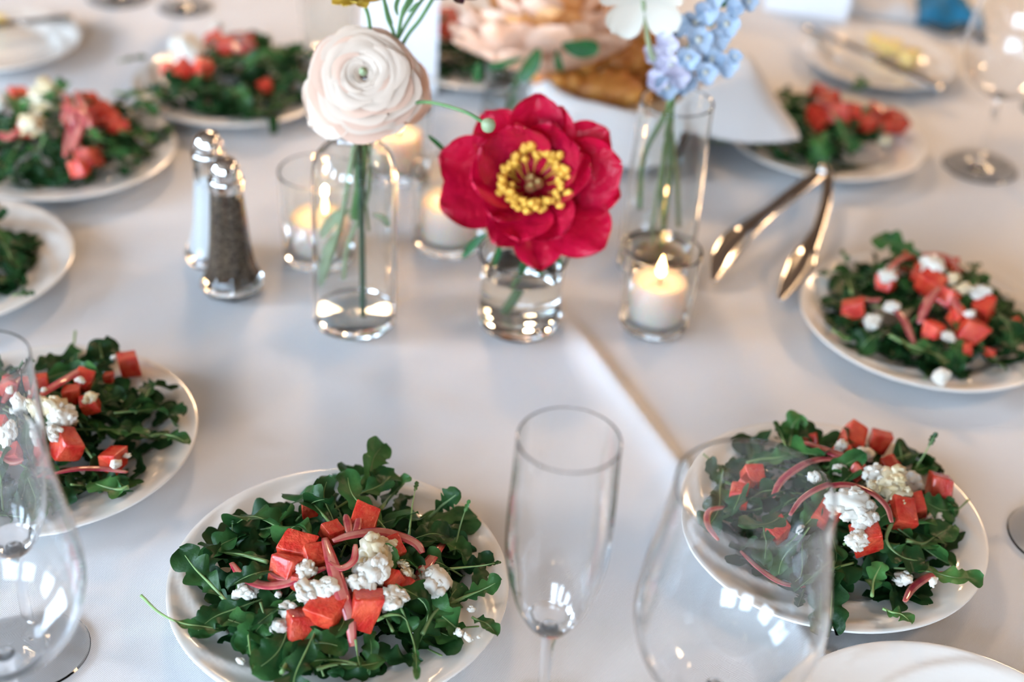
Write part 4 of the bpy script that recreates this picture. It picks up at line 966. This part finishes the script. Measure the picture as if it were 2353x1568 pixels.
link('arm', mesh('arm', *tong_arm([(1903, 395), (1900, 450), (1882, 520), (1856, 575), (1830, 630), (1792, 690)], [.023, .021, .017, .014, .010, .004], [.005, .005, .005, .005, .008, .0115, .009, .003]), M['steel']), tg)
link('hinge', mesh('hinge', *tube([(-.004, 0, -.005), (.004, .0, .004)], .007, 14, sub=0), M['steel']), tg)

# ------------------------------------------------------------------ butter, knives, cards, far things
def knife(A, B, label):
    d = B-A; L = d.length
    t = thing('butter_knife', label, 'knife', A, (0, 0, math.atan2(d.y, d.x)))
    dz = d.z; bl = L*.48
    V, F = tube([(0, 0, 0), (bl*.5, .0, dz*.24), (bl, 0, dz*.48)], lambda s: .0095*(.55+.45*math.sin(PI*(.1+.75*s))), 8, .14); link('blade', mesh('blade', V, F, M['steel']), t)
    V, F = tube([(bl*.96, 0, dz*.47), (L*.75, 0, dz*.75), (L, 0, dz)], lambda s: .0045+.0025*s, 8, .6); link('handle', mesh('handle', V, F, M['steel']), t)
knife(W(2168, 205, .021), W(1852, 62, .020), 'steel butter knife lying across the bread plate with butter')
knife(W(-60, 62, .021), W(166, 40, .020), 'steel butter knife lying across the far left bread plate')
def butter_mesh(seed):
    V, F = icos(3); out = []
    for v in V:
        q = Vector((max(-.75, min(.75, v.x))*1.15, max(-.6, min(.6, v.y)), max(-.5, min(.5, v.z))))
        out.append(q*(1+.14*noise.noise(q*2+Vector((seed*4, 1, 0)))))
    return mesh('butter_pat', out, F, M['butter'])
for i, (u, v, s, lab) in enumerate([(2045, 108, 50, 'pale yellow butter pat in the middle of the bread plate'), (2090, 132, 52, 'yellow butter pat closest to the knife handle end'), (2010, 92, 36, 'small pale butter pat next to the knife blade'), (-8, 48, 46, 'yellow butter pat on the far left bread plate')]):
    p = W(u, v, .016); o = link('butter_pat', butter_mesh(i), None, rotmat(p, i*.9, 0, 0, s*px(p)*.55)); tag(o, lab, 'butter', 'butter pats on bread plates')
def tent_card(A, B, h, label):
    d = (B-A); w = math.hypot(d.x, d.y); yaw = math.atan2(d.y, d.x)
    t = thing('tent_card', label, 'card', A, (0, 0, yaw)); a = .32; t_ = .0008; dp = h*math.tan(a)
    for nm, sg in (('front_panel', -1), ('back_panel', 1)):
        y0 = 0 if sg < 0 else 2*dp
        V = []
        for x in (0, w):
            for off in (-t_, t_): V += [(x, y0+off, .0006), (x, dp+off, h)]
        F = [(0, 1, 3, 2), (4, 6, 7, 5), (0, 4, 5, 1), (2, 3, 7, 6), (0, 2, 6, 4), (1, 5, 7, 3)]
        link(nm, mesh(nm, V, F, M['card'], False), t)
tent_card(W(830, 210), W(1003, 216), .14, 'white folded table card standing behind the cream ranunculus')
tent_card(W(1752, 22), W(1945, 52), .10, 'white folded card near the top edge beyond the napkin')
p0 = W(2165, 42)
bn = thing('blue_cloth', 'folded teal blue cloth at the far edge near the bread plate', 'cloth', (p0.x, p0.y, TZ))
def drape(w, d, h, seed):
    V = []; F = []; n = 16
    for side in (0, 1):
        for i in range(n+1):
            for j in range(n+1):
                x = -1+2*i/n; y = -1+2*j/n; e = (1-abs(x)**3)*(1-abs(y)**3)
                z = (h*(.25+.75*e)*(1+.35*math.sin(x*5+seed)*math.cos(y*4)))*(1-side)+.001
                V.append((x*w, y*d, z))
    m = n+1
    for i in range(n):
        for j in range(n):
            a = i*m+j; F.append((a, a+1, a+m+1, a+m)); b = m*m; F.append((a+b, a+m+b, a+m+1+b, a+1+b))
    b = m*m
    for i in range(n):
        for (p_, q_) in ((i*m, (i+1)*m), (i*m+n, (i+1)*m+n), (i, i+1), (n*m+i, n*m+i+1)): F.append((p_, q_, q_+b, p_+b))
    return V, F
link('folded_cloth', mesh('folded_cloth', *drape(.040, .035, .028, 1), M['teal']), bn)
link('dark_strip', mesh('dark_strip', *tube(local(bn, [W(2130, 55, .004), W(2175, 72, .008), W(2215, 60, .008), W(2255, 92, .004)]), .007, 8, .5), M['navy']), bn)  # flattened dark strip for the unidentified dark bits beside the cloth
p1 = W(2030, 20); o = link('folded_napkin', mesh('folded_napkin', *drape(.055, .06, .022, 2), M['napkin'])); o.location = (p1.x, p1.y+.02, TZ); o.rotation_euler.z = -.2
tag(o, 'pale folded napkin at the far edge between the card and the teal cloth', 'napkin')
# water tumbler behind the ranunculus
p = W(757, 150)
tw = thing('water_glass', 'clear water tumbler behind the cream ranunculus', 'glass', (p.x, p.y, TZ))
o_ = smooth_prof([(.024, .0006), (.027, .004), (.029, .04), (.033, .10)], 5)
link('glass_body', mesh('glass_body', *lathe(shell(o_, .002, .010), 40, False), M['vaseglass']), tw)
